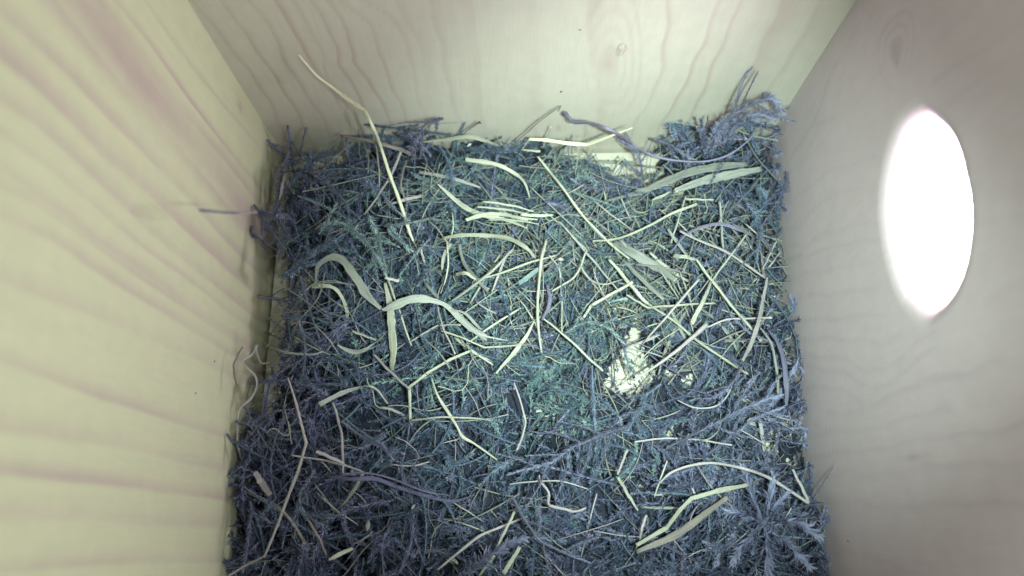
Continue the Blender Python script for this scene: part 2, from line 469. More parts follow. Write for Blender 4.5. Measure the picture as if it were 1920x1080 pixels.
back_lines = [
    ([(375, 25), (427, 80), (467, 133), (500, 187), (520, 227)], .4, .5, 1),
    ([(410, 0), (450, 53), (500, 117), (540, 187), (570, 240)], .4, .65, 1),
    ([(460, 0), (497, 37), (527, 97), (570, 173), (607, 230)], .4, .55, 1),
    ([(510, 0), (540, 43), (570, 97), (617, 160), (650, 233)], .45, .75, 1),
    ([(543, 0), (583, 63), (603, 100), (617, 147), (660, 213)], .35, .6, 1),
    ([(580, 0), (607, 47), (630, 87), (633, 120), (660, 150), (673, 187)], .4, .7, 1),
    ([(613, 0), (647, 60), (660, 100), (660, 117), (693, 150), (723, 213)], .4, .7, 1),
    ([(640, 0), (687, 43), (700, 73), (723, 133), (747, 187)], .4, .5, 1),
    ([(680, 0), (733, 33), (757, 80), (773, 127), (783, 173)], .45, .3, 1),
    ([(745, 0), (790, 100), (805, 190)], .8, .22, 1),
    ([(807, 0), (833, 133), (850, 187)], .6, .3, 1),
    ([(883, 0), (897, 133), (905, 220)], .9, .28, -1),
    ([(1000, 0), (1003, 133), (1005, 220)], 1.6, .2, 0),
    ([(1107, 0), (1107, 100), (1127, 187)], 1.2, .35, 1),
    ([(1250, 0), (1252, 40), (1247, 83), (1243, 123), (1220, 177), (1193, 227)], .45, .55, 1),
    ([(1343, 0), (1320, 83), (1280, 163), (1253, 207), (1243, 227)], .4, .65, 1),
    ([(1383, 0), (1360, 73), (1333, 133), (1310, 183), (1297, 207)], .4, .6, 1),
    ([(1467, 0), (1427, 93), (1403, 160), (1360, 207)], 1.5, .45, 1),
    ([(1527, 20), (1480, 110), (1443, 167)], .6, .3, 1)]
right_lines = [
    ([(1515, 815), (1600, 805), (1700, 785), (1780, 765)], .35, .5, 1),
    ([(1500, 860), (1600, 845), (1700, 830), (1790, 815), (1920, 790)], .35, .6, 1),
    ([(1550, 890), (1650, 885), (1775, 872), (1900, 860)], .5, .4, 1),
    ([(1550, 937), (1700, 946), (1825, 942), (1920, 935)], .5, .4, 1),
    ([(1525, 1020), (1600, 1035), (1725, 1070)], .4, .3, 1),
    ([(1550, 775), (1600, 770), (1700, 730), (1760, 710), (1880, 670)], .5, .5, 1),
    ([(1500, 667), (1590, 670), (1620, 690), (1660, 695), (1700, 660), (1750, 615)], .35, .6, 1),
    ([(1495, 690), (1585, 695), (1615, 715), (1665, 725), (1710, 685), (1750, 650)], .35, .6, 1),
    ([(1500, 730), (1575, 725), (1615, 750), (1670, 745), (1720, 715), (1800, 690)], .35, .5, 1),
    ([(1475, 645), (1550, 630), (1610, 635), (1650, 648), (1690, 625)], .35, .55, 1),
    ([(1465, 605), (1550, 595), (1615, 590), (1660, 590)], .35, .55, 1),
    ([(1460, 570), (1525, 550), (1600, 545), (1640, 540)], .35, .5, 1),
    ([(1455, 530), (1520, 508), (1600, 498), (1640, 495)], .35, .4, 1),
    ([(1455, 495), (1525, 470), (1600, 455), (1650, 450)], .35, .55, 1),
    ([(1450, 475), (1490, 460), (1540, 440), (1600, 425), (1640, 415)], .35, .45, 1),
    ([(1445, 440), (1500, 415), (1550, 370), (1615, 350)], .35, .5, 1),
    ([(1445, 400), (1500, 360), (1550, 325), (1640, 290)], .35, .4, 1),
    ([(1445, 360), (1490, 280), (1525, 235), (1560, 125), (1610, 50)], .4, .45, 1),
    ([(1450, 340), (1475, 325), (1515, 290), (1535, 235), (1565, 215)], .3, .5, 1),
    ([(1750, 150), (1830, 95), (1920, 30)], .5, .3, 1),
    ([(1780, 190), (1860, 130), (1920, 85)], .5, .25, 1),
    ([(1850, 420), (1920, 400)], .5, .3, 1), ([(1850, 560), (1920, 530)], .5, .3, 1)]

def knot_at(axis, val, px, py, rx, ry, uaxis, rings, st, ang=0):
    c = on(axis, val, px, py); a = on(axis, val, px + rx, py); b = on(axis, val, px, py + ry)
    ru = max(abs(a[uaxis] - c[uaxis]), abs(b[uaxis] - c[uaxis])); rv = max(abs(a[2] - c[2]), abs(b[2] - c[2]))
    return (c[uaxis], c[2], ru, rv, rings, st, ang)

def panel_grid(name, uaxis, val, nrm, umin, umax, vmin, vmax, nu, nv, th, grain_fn, mat, parent):
    """inner face as a fine grid that carries the grain, and a box body behind it. uaxis 0: faces y; 1: faces x; 2: floor"""
    us = np.linspace(umin, umax, nu); vs = np.linspace(vmin, vmax, nv)
    U, Vv = np.meshgrid(us, vs, indexing='ij'); UV = np.stack([U.ravel(), Vv.ravel()], 1)
    def to3(UV, off):
        if uaxis == 0: return np.stack([UV[:, 0], np.full(len(UV), val + off), UV[:, 1]], 1)
        if uaxis == 1: return np.stack([np.full(len(UV), val + off), UV[:, 0], UV[:, 1]], 1)
        return np.stack([UV[:, 0], UV[:, 1], np.full(len(UV), val + off)], 1)
    V = to3(UV, 0)
    i = np.arange(nu - 1)[:, None] * nv; j = np.arange(nv - 1)[None]
    F = np.stack([i + j, i + nv + j, i + nv + j + 1, i + j + 1], -1).reshape(-1, 4)
    g = grain_fn(UV)
    c = np.array([[umin, vmin], [umax, vmin], [umax, vmax], [umin, vmax]])
    n = len(V)
    V = np.vstack([V, to3(c, 0), to3(c, -nrm * th)])
    F = np.vstack([F, [[n + 4, n + 5, n + 6, n + 7], [n, n + 1, n + 5, n + 4], [n + 1, n + 2, n + 6, n + 5], [n + 2, n + 3, n + 7, n + 6], [n + 3, n, n + 4, n + 7]]])
    me = mesh_np(name, V, F, {'grain': np.concatenate([g, np.full(8, .2)])}, False)
    return link(name, me, mat, parent)

box = bpy.data.objects.new('nest_box', None); COL.objects.link(box)
tag(box, 'pale spruce nest box seen from inside, with a glaring entrance hole in its right wall', 'nest box')
TH = .015
lines = [(wl(0, 0, p, 1), w * 1.3 * mm, s, k) for p, w, s, k in left_lines]
lk = [knot_at(0, 0, 450, 200, 9, 22, 1, 2, .6)]
panel_grid('left_panel'.replace('left_', 'side_'), 1, 0.0, 1, -DEPTH, 0, -.0124, TOP, 420, 90, TH,
           lambda UV: paint(UV, lines, lk, 3, 10, -DEPTH, 0, .12), M_LEFT, box)
lines2 = [(wl(1, 0, p, 0), w * mm, s, k) for p, w, s, k in back_lines]
bk = [knot_at(1, 0, 1142, 118, 62, 100, 0, 4, .42, .1), knot_at(1, 0, 1045, 240, 16, 5, 0, 2, .8)]
panel_grid('back_panel', 0, 0.0, -1, 0, W, -.0124, TOP, 420, 170, TH,
           lambda UV: paint(UV, lines2, bk, 5, 30, 0, W), M_BACK, box)
panel_grid('front_panel', 0, -DEPTH, 1, 0, W, -.0124, TOP, 300, 6, TH,
           lambda UV: paint(UV, [], [], 8, 60, 0, W), M_PLAIN, box)
panel_grid('lid', 2, TOP, -1, -TH, W + TH, -DEPTH - TH, TH, 4, 4, TH, lambda UV: np.full(len(UV), .1), M_LID, box)
# floor board: a little smaller than the walls, so a dark joint runs round it
rf = np.random.default_rng(4)
panel_grid('floor_panel', 2, 0.0, 1, .0009, W - .0012, -DEPTH + .001, -.0011, 240, 120, .012,
           lambda UV: paint(UV[:, [0, 1]], [], [], 9, 70, 0, W), M_FLOOR, box)
panel_grid('base_board', 2, -.0125, 1, -TH, W + TH, -DEPTH - TH, TH, 4, 4, .01, lambda UV: np.full(len(UV), .3), M_PLAIN, box)
# right panel with the entrance hole: rays from the hole's rim to the panel's edge
rim_px = [(1728, 197), (1747, 211), (1775, 232), (1797, 275), (1811, 330), (1820, 390), (1816, 450), (1803, 510), (1780, 555), (1757, 580), (1738, 598),
          (1717, 580), (1692, 550), (1672, 495), (1660, 440), (1655, 390), (1660, 330), (1672, 275), (1688, 232), (1709, 211)]
R2 = np.array([on(0, W, *p)[[1, 2]] for p in rim_px])
cen = R2.mean(0)
rad_ang = np.arctan2(R2[:, 1] - cen[1], R2[:, 0] - cen[0]); rad_r = np.hypot(*(R2 - cen).T)
o_ = np.argsort(rad_ang); ra = rad_ang[o_]; rr = rad_r[o_]
NA = 360
angs = np.linspace(-math.pi, math.pi, NA, endpoint=False)
rect = (-DEPTH, 0.0, -.0124, TOP)
corner = [math.atan2(v - cen[1], u - cen[0]) for u in rect[:2] for v in rect[2:]]
angs = np.sort(np.concatenate([angs, corner])); NA = len(angs)
rimr = np.interp(angs, np.concatenate([ra - 2 * math.pi, ra, ra + 2 * math.pi]), np.tile(rr, 3))
D = np.stack([np.cos(angs), np.sin(angs)], 1)
with np.errstate(divide='ignore', invalid='ignore'):
    tu = np.where(D[:, 0] > 0, (rect[1] - cen[0]) / D[:, 0], (rect[0] - cen[0]) / D[:, 0])
    tv = np.where(D[:, 1] > 0, (rect[3] - cen[1]) / D[:, 1], (rect[2] - cen[1]) / D[:, 1])
far = np.minimum(np.abs(tu), np.abs(tv))
EDGE = .0042
for _ in range(45): rimr = .25 * np.roll(rimr, 1) + .5 * rimr + .25 * np.roll(rimr, -1)
rimr = rimr - .0019 - .0011 * np.clip(D[:, 1], 0, 1)
rings, offs = [], []
rings.append(rimr + 0.0); offs.append(TH)
rings.append(rimr + 0.0); offs.append(TH * .6)
for a in np.linspace(0, 90, 7):            # rounded lip, widened to stand in for glow around the hole
    rings.append(rimr + EDGE * (1 - math.cos(math.radians(a)))); offs.append(EDGE * (1 - math.sin(math.radians(a))))
for s in np.linspace(0, 1, 150)[1:]:
    rings.append((rimr + EDGE) + (far - rimr - EDGE) * s); offs.append(0.0)
rings.append(far); offs.append(TH)
V = []
for rr_, of in zip(rings, offs):
    uv = cen + D * rr_[:, None]
    V.append(np.stack([np.full(NA, W + of), uv[:, 0], uv[:, 1]], 1))
V = np.vstack(V); NR = len(rings)
i = np.arange(NR)[:, None] * NA; j = np.arange(NA)[None]; j2 = (j + 1) % NA
ip = ((np.arange(NR)[:, None] + 1) % NR) * NA
F = np.stack([i + j, ip + j, ip + j2, i + j2], -1).reshape(-1, 4)
lines3 = [(wl(0, W, p, 1, False), w * mm, s, k) for p, w, s, k in right_lines]
rk = [knot_at(0, W, 1680, 95, 40, 75, 1, 3, 1.0), knot_at(0, W, 1680, 108, 6, 24, 1, 1, .7), knot_at(0, W, 1712, 857, 27, 8, 1, 1, .75)]
g3 = paint(V[:, [1, 2]], lines3, rk, 6, 34, -DEPTH, 0)
me = mesh_np('side_panel', V, F, {'grain': g3}, True)
side2 = link('side_panel', me, M_RIGHT, box)
side2['label'] = 'side panel pierced by the bright entrance hole'
# chipped knot in the back panel: a torn dent with a raised splinter
def chip(px, py, s):
    c = on(1, 0, px, py)
    r = np.random.default_rng(5); k = 9
    a = np.linspace(0, 2 * math.pi, k, endpoint=False)
    ring = np.stack([c[0] + np.cos(a) * s * .45 * r.uniform(.7, 1.2, k), np.full(k, -.00015), c[2] + np.sin(a) * s * r.uniform(.8, 1.2, k)], 1)
    mid = np.stack([c[0] + np.cos(a) * s * .25, np.full(k, -.00022) * r.uniform(.3, 1.3, k), c[2] + np.sin(a) * s * .6], 1)
    tip = np.array([[c[0] + s * .1, -.0004, c[2] + s * .3]])
    V = np.vstack([ring, mid, tip]); F = []
    for q in range(k):
        F += [[q, (q + 1) % k, k + (q + 1) % k], [q, k + (q + 1) % k, k + q], [k + q, k + (q + 1) % k, 2 * k]]
    return mesh_np('knot_splinter', V, np.array(F), {'grain': np.concatenate([np.full(k, .5), r.uniform(.1, .9, k), [.3]])}, False)
link('knot_splinter', chip(1165, 92, .0028), M_BACK, box)
sp = NT('dirt'); M_DIRT = sp.out(sp.n('ShaderNodeBsdfPrincipled', {'Base Color': (.06, .045, .06, 1), 'Roughness': .9}).outputs[0])
def speck(c, nrm_axis, sz, seed):
    r = np.random.default_rng(seed); k = 7; a = np.linspace(0, 2 * math.pi, k, endpoint=False)
    o = [x for x in range(3) if x != nrm_axis]
    V = np.zeros((k + 1, 3)); V[:k, o[0]] = np.cos(a) * sz * r.uniform(.5, 1.2, k); V[:k, o[1]] = np.sin(a) * sz * r.uniform(.5, 1.2, k)
    inn = {0: 1, 1: -1, 2: 1}[nrm_axis] * (1 if c[0] < W * .9 or nrm_axis != 0 else -1)
    V[k, nrm_axis] = inn * sz * .5; V += c
    return mesh_np('speck', V, np.array([[q, (q + 1) % k, k] for q in range(k)]), None, True)
for q, (px, py, ax, vv, sz) in enumerate([(1052, 172, 1, 0, .0004), (1087, 56, 1, 0, .0003), (367, 737, 0, 0, .00035), (545, 355, 2, 0, .0004),
                                          (402, 678, 0, 0, .0003), (1590, 1015, 0, W, .0003), (585, 300, 2, 0, .0009)]):
    P = on(ax, vv, px, py); link('speck', speck(P, ax, sz, q), M_DIRT, box)

# ------------------------------------------------------------------ traced blades and stems of dried grass
G = grass
G('dry_straw', [(560, 103, 'b2'), (592, 140, 'b3'), (626, 166, 'b5'), (655, 188, 'b8'), (684, 207, 'b12')], [5, 6, 7, 11, 7], 'w',
  'long bright straw rising in front of the back wall, thin bent top end', flat=.7, wob=0)
G('dry_straw', [(684, 207, 'b12'), (700, 240, 'b17'), (714, 275, 28), (730, 325, 24), (745, 365, 20), (757, 400, 17), (768, 435, 15), (775, 452, 14)], [8, 9, 8, 8, 9, 9, 8, 5], 'w',
  'long straight straw leaning from the moss at left up to the back wall', flat=.8, wob=0)
G('dry_straw', [(753, 280, 20), (735, 325, 19), (712, 362, 17), (684, 402, 15)], [8, 7, 5, 4], 'k', 'short pinkish stem crossing behind the tall leaning straw', lift=.007)
G('dry_straw', [(671, 422), (659, 437)], [5, 4], 'p', 'tiny pale straw end poking from the moss below the tall straw', lift=.008)
G('straw_strip', [(872, 299), (905, 304), (940, 312), (965, 325), (985, 345), (993, 370)], [15, 14, 11, 9, 6, 4], 'p', 'bright broad straw blade with a blunt cut end near the back wall', flat=.14, lift=.006)
G('straw_strip', [(820, 345), (850, 372), (880, 393), (910, 405), (945, 411), (988, 428)], [4, 12, 13, 12, 9, 3], 'p', 'pointed pale blade sloping down to the right above the straw fan', flat=.14, lift=.005)
G('straw_strip', [(874, 413), (905, 403), (940, 402), (975, 408), (1008, 412)], [9, 13, 10, 6, 3], 'p', 'pale blade with a split end in the straw fan left of centre', flat=.14, lift=.006)
for a, b, l in [((895, 388), (1002, 404), 'uppermost thin straw of the pale fan'), ((905, 378), (1000, 396), 'thin straw running just above the pale fan'), ((915, 412), (1010, 420), 'lowest thin straw of the pale fan'), ((885, 398), (990, 413), 'middle thin straw of the pale fan')]:
    G('dry_straw', [a, ((a[0] + b[0]) / 2, (a[1] + b[1]) / 2 - 3), b], [4, 6, 3], 'p', l + ' left of the nest centre', flat=.3, lift=.0055)
G('straw_strip', [(830, 447), (870, 441), (915, 442), (955, 448), (985, 463), (1003, 484)], [8, 12, 12, 12, 11, 5], 'p', 'ribbed grey-green blade arching right below the straw fan', flat=.16, lift=.005, tint=0)
G('straw_strip', [(590, 541, 17), (596, 500, 21), (622, 482, 24), (648, 494, 24), (670, 521, 23), (686, 552, 21), (716, 580, 19)], [5, 8, 18, 24, 24, 24, 8], 'g', 'big ribbed ribbon blade arching over the moss at left', flat=.1, lift=.01, tint=1, wob=.0002)
G('straw_strip', [(716, 580, 19), (740, 574, 20), (768, 563, 21), (800, 560, 21), (828, 568, 19), (850, 588, 17), (880, 612, 15), (912, 634, 13)], [6, 22, 22, 20, 10, 18, 22, 20], 'g', 'twisted ribbed ribbon blade running right from the fold', flat=.1, tint=1, wob=.0002)
G('straw_strip', [(848, 580, 18), (875, 590, 17), (895, 612, 15), (905, 618, 13)], [4, 8, 8, 3], 'g', 'narrow strip split from the twisted ribbon blade', flat=.14)
G('straw_strip', [(586, 536, 17), (620, 538, 18), (640, 555, 17), (650, 585, 16), (646, 615, 15), (630, 641, 12)], [14, 9, 9, 9, 7, 4], 'p', 'pale hooked blade curling down left of the big ribbon', flat=.18, tint=.2)
G('straw_strip', [(722, 530, 15), (729, 560, 15), (733, 590, 15), (736, 620, 14), (738, 660, 13), (736, 690, 11), (742, 708, 9)], [7, 14, 21, 23, 22, 14, 8], 'p', 'broad upright pale blade crossed by the ribbon at left of centre', flat=.3, tint=.1)
G('dry_straw', [(721, 508, 15), (745, 572, 15), (771, 648, 13)], [5, 6, 5], 'p', 'straight thin straw running down past the broad upright blade', tint=.3)
G('dry_straw', [(505, 652), (540, 661), (580, 665), (606, 659)], [9, 6, 5, 4], 'g', 'slightly curved grey stem near the left wall over bare floor', lift=.004, tint=1)
G('straw_strip', [(632, 646), (660, 660), (685, 655), (702, 643)], [5, 13, 9, 3], 'g', 'small sagging grey blade left of the upright pale blade', flat=.18, lift=.004)
G('dry_straw', [(660, 621), (705, 638)], [7, 6], 'g', 'short grey stem ending just left of the upright pale blade', lift=.005, tint=1)
G('dry_straw', [(770, 790, 12), (767, 726, 14), (805, 697, 15), (845, 674, 16), (884, 657, 16), (925, 685, 13)], [7, 8, 8, 8, 8, 4], 'p', 'sharply bent bright straw shaped like a hook below the ribbon', kink=True, flat=.6, tint=.5)
G('dry_straw', [(768, 788), (820, 783), (870, 783), (922, 788)], [5, 5, 5, 3], 'p', 'thin level straw running right from the foot of the bent straw', lift=.004, tint=0)
G('dry_straw', [(700, 664), (735, 700), (768, 730)], [7, 7, 6], 'k', 'dull stem slanting down to the corner of the bent straw', lift=.005, tint=0)
G('dry_straw', [(809, 708), (822, 743), (844, 780), (858, 801), (868, 819), (890, 833), (922, 855), (932, 862)], [4, 6, 10, 5, 10, 6, 5, 3], 'p', 'slanting straw with a swollen joint right of the bent straw', flat=.5, lift=.0045, tint=.2)
G('dry_straw', [(540, 708, 22), (555, 757, 22), (575, 830, 21), (558, 885, 20), (528, 965, 17), (495, 1046, 14)], [4, 7, 7, 8, 7, 6], 'k', 'long bent pinkish straw standing out over the moss at lower left', kink=True, tint=1, flat=.7)
G('dry_straw', [(624, 755), (635, 790), (642, 830), (643, 892)], [6, 7, 7, 5], 'k', 'upright pinkish straw right of the long bent one', lift=.007, tint=.5)
G('straw_strip', [(598, 758), (640, 738), (670, 728), (692, 724), (710, 735), (727, 757)], [12, 12, 9, 7, 9, 9], 'g', 'grey-green arched blade over dark moss at lower left', flat=.16, lift=.009, tint=1)
G('dry_straw', [(481, 648, 19), (473, 664, 21), (457, 675, 22), (461, 687, 22), (478, 705, 21), (481, 727, 21), (470, 748, 21), (454, 762, 21), (446, 781, 20), (445, 808, 19), (446, 835, 17), (457, 870, 14)], [7, 6, 5, 5, 6, 6, 6, 6, 6, 5, 7, 5], 'k', 'wavy pinkish stem snaking down beside the left wall', tint=1, n=90)
G('dry_straw', [(480, 650, 18), (483, 668, 16), (491, 681, 14), (506, 680, 12)], [5, 5, 5, 4], 'k', 'small hooked stem at the top of the wavy one by the left wall', tint=.6)
G('dry_straw', [(455, 650, 'l4'), (441, 676, 'l3'), (438, 692, 'l3'), (444, 722, 'l4')], [4, 4, 5, 5], 'b', 'thin dark curved strand close against the left wall', tint=.6)  # dark curved strand set close to the left wall
G('dry_straw', [(545, 853), (600, 862), (644, 872), (686, 887)], [4, 5, 6, 4], 'k', 'thin pinkish straw crossing below the long bent one', lift=.007, tint=.5)
G('straw_strip', [(593, 846), (645, 869)], [9, 7], 'k', 'short flat pinkish straw lying on the crossing straws at lower left', lift=.009, flat=.4, tint=1)
G('straw_strip', [(615, 893), (660, 899), (705, 898), (752, 916), (800, 931), (850, 939), (890, 928)], [5, 10, 12, 9, 10, 8, 3], 'd', 'dark violet leaf strip curving along the lower left moss', flat=.3, lift=.007, tint=1)
G('dry_straw', [(640, 889), (690, 887), (740, 900), (800, 922), (845, 930)], [4, 5, 5, 5, 3], 'v', 'slim violet stem lying on top of the dark violet strip', lift=.008, tint=.3)
G('straw_strip', [(478, 886), (490, 905), (506, 928)], [12, 17, 12], 'k', 'short broad pinkish chip of blade near the left wall', flat=.15, lift=.008, tint=.6)
G('dry_straw', [(440, 912, 14), (480, 930, 16), (520, 950, 17), (545, 975, 17), (570, 1015, 15), (600, 1052, 12)], [5, 7, 8, 8, 8, 5], 'b', 'dull brown stem bending down from the left wall to the bottom edge', tint=1)
G('dry_straw', [(564, 955), (596, 1005), (612, 1040)], [5, 7, 4], 'b', 'dull stem beside the bend of the brown one at lower left', lift=.007, tint=.8)
G('dry_straw', [(428, 1080), (465, 1058), (497, 1043)], [5, 6, 5], 'k', 'thin stem in the bottom left corner', lift=.008)
G('dry_straw', [(820, 1068), (870, 1028), (905, 1002), (960, 980), (988, 968)], [5, 7, 7, 6, 4], 'k', 'grey pink stem rising right near the bottom edge', lift=.007, tint=.9)
G('dry_straw', [(898, 1080), (927, 1042)], [5, 7], 'p', 'small pale straw at the bottom edge left of the pale pair', lift=.007, tint=0)
G('dry_straw', [(932, 1026), (965, 960)], [7, 7], 'p', 'pale straw leaning right above the bottom moss', lift=.009, tint=.3)
G('straw_strip', [(944, 1076), (975, 1026)], [12, 8], 'p', 'thick short pale straw at the bottom edge near the middle', flat=.4, lift=.009, tint=.3)
G('dry_straw', [(978, 281, 'b6'), (993, 261, 'b7'), (1022, 263, 'b8'), (1062, 269, 'b10'), (1102, 271, 'b11'), (1142, 257, 'b12'), (1186, 240, 'b12')], [6, 9, 11, 12, 11, 9, 4], 'w', 'brightest straw, bowed along the foot of the back wall', kink=True, flat=.25, tint=1)
G('dry_straw', [(977, 281, 10), (1013, 284, 10)], [6, 7], 'p', 'short end folded back below the bowed bright straw', flat=.3, tint=.7)
G('dry_straw', [(1017, 278, 'b5'), (1034, 238, 'b4')], [5, 4], 'p', 'little upright pale straw crossing the bowed one', tint=.6)
G('dry_straw', [(1046, 208, 'b3'), (1052, 198, 'b3'), (1010, 228, 'b4'), (962, 272, 'b5')], [3, 4, 4, 4], 'b', 'hair-thin dark strand leaning on the back wall near its middle', kink=True, tint=.9)  # thin dark strand drawn along the back wall
G('dry_straw', [(1060, 213, 'b3'), (1066, 219, 'b6'), (1077, 229, 'b8'), (1112, 231, 'b12'), (1147, 244, 'b16'), (1182, 266, 20), (1215, 289, 20), (1250, 299, 20), (1292, 303, 21), (1330, 301, 22), (1365, 290, 23), (1397, 268, 25), (1428, 236, 27)], [15, 9, 11, 8, 9, 7, 6, 7, 6, 6, 6, 5, 3], 'v', 'long violet stem sagging between the back wall and the right corner', tint=1, n=80, wob=.0001)
G('straw_strip', [(1135, 378), (1190, 363), (1240, 345), (1290, 325), (1340, 314), (1402, 308)], [8, 20, 26, 26, 24, 14], 'g', 'broad grey leaf lying toward the back right corner', flat=.16, lift=.0035, tint=.3)
G('straw_strip', [(1265, 357), (1330, 336), (1380, 326), (1428, 316)], [12, 24, 22, 12], 'g', 'second broad grey leaf below and right of the first', flat=.16, lift=.004, tint=.4)
G('dry_straw', [(1100, 280, 11), (1123, 312, 12), (1130, 345, 13), (1137, 383, 13)], [4, 6, 7, 5], 'p', 'thin stem curving down across the bare patch under the back wall', tint=.1)
G('dry_straw', [(1008, 294), (1030, 320), (1055, 353), (1082, 390), (1110, 423), (1145, 458), (1180, 485)], [5, 7, 7, 7, 7, 7, 5], 'p', 'long straight straw slanting right from the back wall to the middle', lift=.006, tint=.4)
G('dry_straw', [(1306, 383), (1262, 399), (1222, 421), (1180, 440), (1142, 450), (1112, 452)], [8, 7, 7, 6, 6, 4], 'p', 'gently curved pale straw with a blunt upper end right of centre', lift=.006, tint=.5)
G('dry_straw', [(1286, 368), (1258, 456)], [4, 5], 'p', 'thin steep straw crossing the end of the curved pale one', lift=.005, tint=0)
G('dry_straw', [(1274, 433), (1320, 455), (1365, 474), (1402, 499), (1433, 520)], [6, 7, 7, 7, 5], 'k', 'long dull pink stem slanting down to the right wall', lift=.007, tint=.3)
G('straw_strip', [(1258, 474), (1285, 441), (1320, 425), (1350, 421), (1380, 428), (1412, 444)], [4, 7, 9, 11, 12, 5], 'v', 'violet leaf arching over the straw near the right wall', flat=.3, lift=.007, tint=1)
G('dry_straw', [(1350, 378), (1356, 470)], [6, 6], 'g', 'upright grey straw passing under the violet leaf', lift=.004, tint=.8)
G('dry_straw', [(1285, 373), (1338, 375)], [6, 5], 'p', 'short level straw beside the end of the curved pale one', lift=.004, tint=0)
G('straw_strip', [(1222, 375), (1240, 368), (1256, 360)], [4, 8, 3], 'p', 'small bright splinter of straw under the broad grey leaves', flat=.3, lift=.005)
G('dry_straw', [(1142, 486), (1170, 519), (1196, 551), (1215, 570)], [7, 10, 10, 8], 'p', 'thick bright straw slanting down to the right at the nest centre', lift=.006, tint=.7)
G('dry_straw', [(1213, 568), (1260, 600), (1310, 640), (1360, 675), (1402, 701)], [7, 7, 7, 7, 5], 'p', 'long thin straw continuing down right toward the right wall', lift=.005, tint=0)
G('straw_strip', [(1168, 487), (1205, 525), (1245, 562)], [9, 13, 10], 'g', 'mottled grey stalk beside the thick bright straw', flat=.5, lift=.004, tint=.6)
G('straw_strip', [(1150, 453), (1190, 477), (1230, 500), (1268, 526)], [12, 26, 24, 12], 'g', 'broad ribbed grey blade right of the nest centre', flat=.14, lift=.0045, tint=.3)
G('dry_straw', [(1305, 486), (1331, 521), (1362, 561), (1400, 606), (1428, 640)], [6, 8, 7, 7, 6], 'p', 'long pale straw slanting down toward the right wall from a bent neck', lift=.008, tint=.1)
G('straw_strip', [(1263, 480), (1284, 482), (1305, 487)], [14, 12, 7], 'p', 'flat head of straw joined to the bent neck', flat=.2, lift=.008, tint=.1)
G('dry_straw', [(1402, 437), (1362, 490), (1332, 530)], [5, 5, 5], 'g', 'thin stem leading up right from the short flat pale blade', lift=.008, tint=1)
G('straw_strip', [(1334, 527), (1318, 565), (1296, 607)], [6, 12, 13], 'p', 'short flat pale blade with a square lower end', flat=.16, lift=.009, tint=.4)
G('dry_straw', [(1214, 577), (1260, 573), (1340, 568)], [7, 6, 5], 'p', 'level pale straw touching the short flat blade', lift=.007, tint=.3)
G('dry_straw', [(1175, 553), (1216, 578)], [6, 6], 'p', 'short pale straw meeting the left end of the level one', lift=.007, tint=.1)
G('dry_straw', [(1095, 595), (1108, 573), (1140, 555), (1186, 529)], [6, 9, 9, 8], 'p', 'bent pale straw just above the bare floor patch', kink=True, lift=.006, tint=.4)
G('dry_straw', [(1311, 523), (1262, 580), (1205, 645)], [6, 6, 4], 'k', 'straight dull straw crossing the level pale one', lift=.008, tint=.5)
G('dry_straw', [(1326, 608), (1290, 640), (1250, 672), (1186, 714)], [13, 10, 8, 5], 'k', 'thick dull stalk slanting down left above the bare patch', lift=.009, tint=.2)
G('dry_straw', [(1325, 614), (1360, 600), (1400, 597), (1448, 596)], [4, 5, 5, 5], 'k', 'thin stem running level to the right wall', lift=.008, tint=.8)
G('straw_strip', [(1438, 520), (1431, 560), (1420, 610), (1406, 648), (1393, 676)], [6, 11, 14, 14, 8], 'k', 'ribbed pinkish blade hanging beside the right wall', flat=.2, lift=.009, tint=.3)
G('straw_strip', [(1426, 470), (1430, 496), (1433, 522)], [7, 9, 8], 'b', 'short brown blade above the ribbed one by the right wall', flat=.3, lift=.007)
G('dry_straw', [(1425, 615), (1444, 640), (1456, 690), (1460, 745)], [4, 6, 8, 7], 'g', 'grey stem curving down against the right wall', lift=.006, tint=.2)
G('straw_strip', [(1440, 618), (1464, 655), (1474, 715), (1474, 762)], [5, 11, 13, 6], 'v', 'violet leaf bowed along the right wall', flat=.2, lift=.006, tint=0)
G('dry_straw', [(1475, 755, 10), (1488, 805, 8)], [4, 4], 'v', 'tiny violet stem end on the right wall below the bowed leaf')
G('dry_straw', [(1024, 450), (1015, 490), (1010, 540), (1008, 600), (1016, 662)], [8, 8, 7, 8, 5], 'p', 'bright upright straw at the nest centre', lift=.007, tint=.5)
G('dry_straw', [(1030, 479), (1048, 505), (1053, 560), (1054, 622)], [4, 5, 4, 4], 'p', 'thin upright straw right of the bright central one', lift=.006, tint=.2)
G('dry_straw', [(1100, 470), (1078, 518), (1034, 546)], [5, 5, 5], 'p', 'bowed thin straw falling left to the nest centre', lift=.007, tint=.1)
G('dry_straw', [(1088, 497), (1106, 524), (1136, 533), (1166, 524)], [5, 5, 5, 4], 'p', 'cup-shaped thin straw at the nest centre', lift=.007, tint=.2)
G('dry_straw', [(888, 527), (945, 510), (1000, 490), (1044, 479)], [5, 6, 6, 5], 'p', 'thin straw rising right into the nest centre', lift=.006, tint=.2)
G('straw_strip', [(1026, 533), (1031, 560), (1027, 580), (1016, 600)], [6, 12, 11, 5], 'v', 'small violet leaf curl at the nest centre', flat=.5, lift=.008, tint=.6)
G('dry_straw', [(1018, 597), (1060, 630), (1100, 668), (1131, 696)], [5, 6, 7, 6], 'p', 'straight straw slanting down right from below the nest centre', lift=.007, tint=0)
G('dry_straw', [(1070, 440), (1115, 492), (1160, 546)], [5, 6, 4], 'g', 'thin grey straw right of the nest centre slanting down', lift=.006, tint=1)
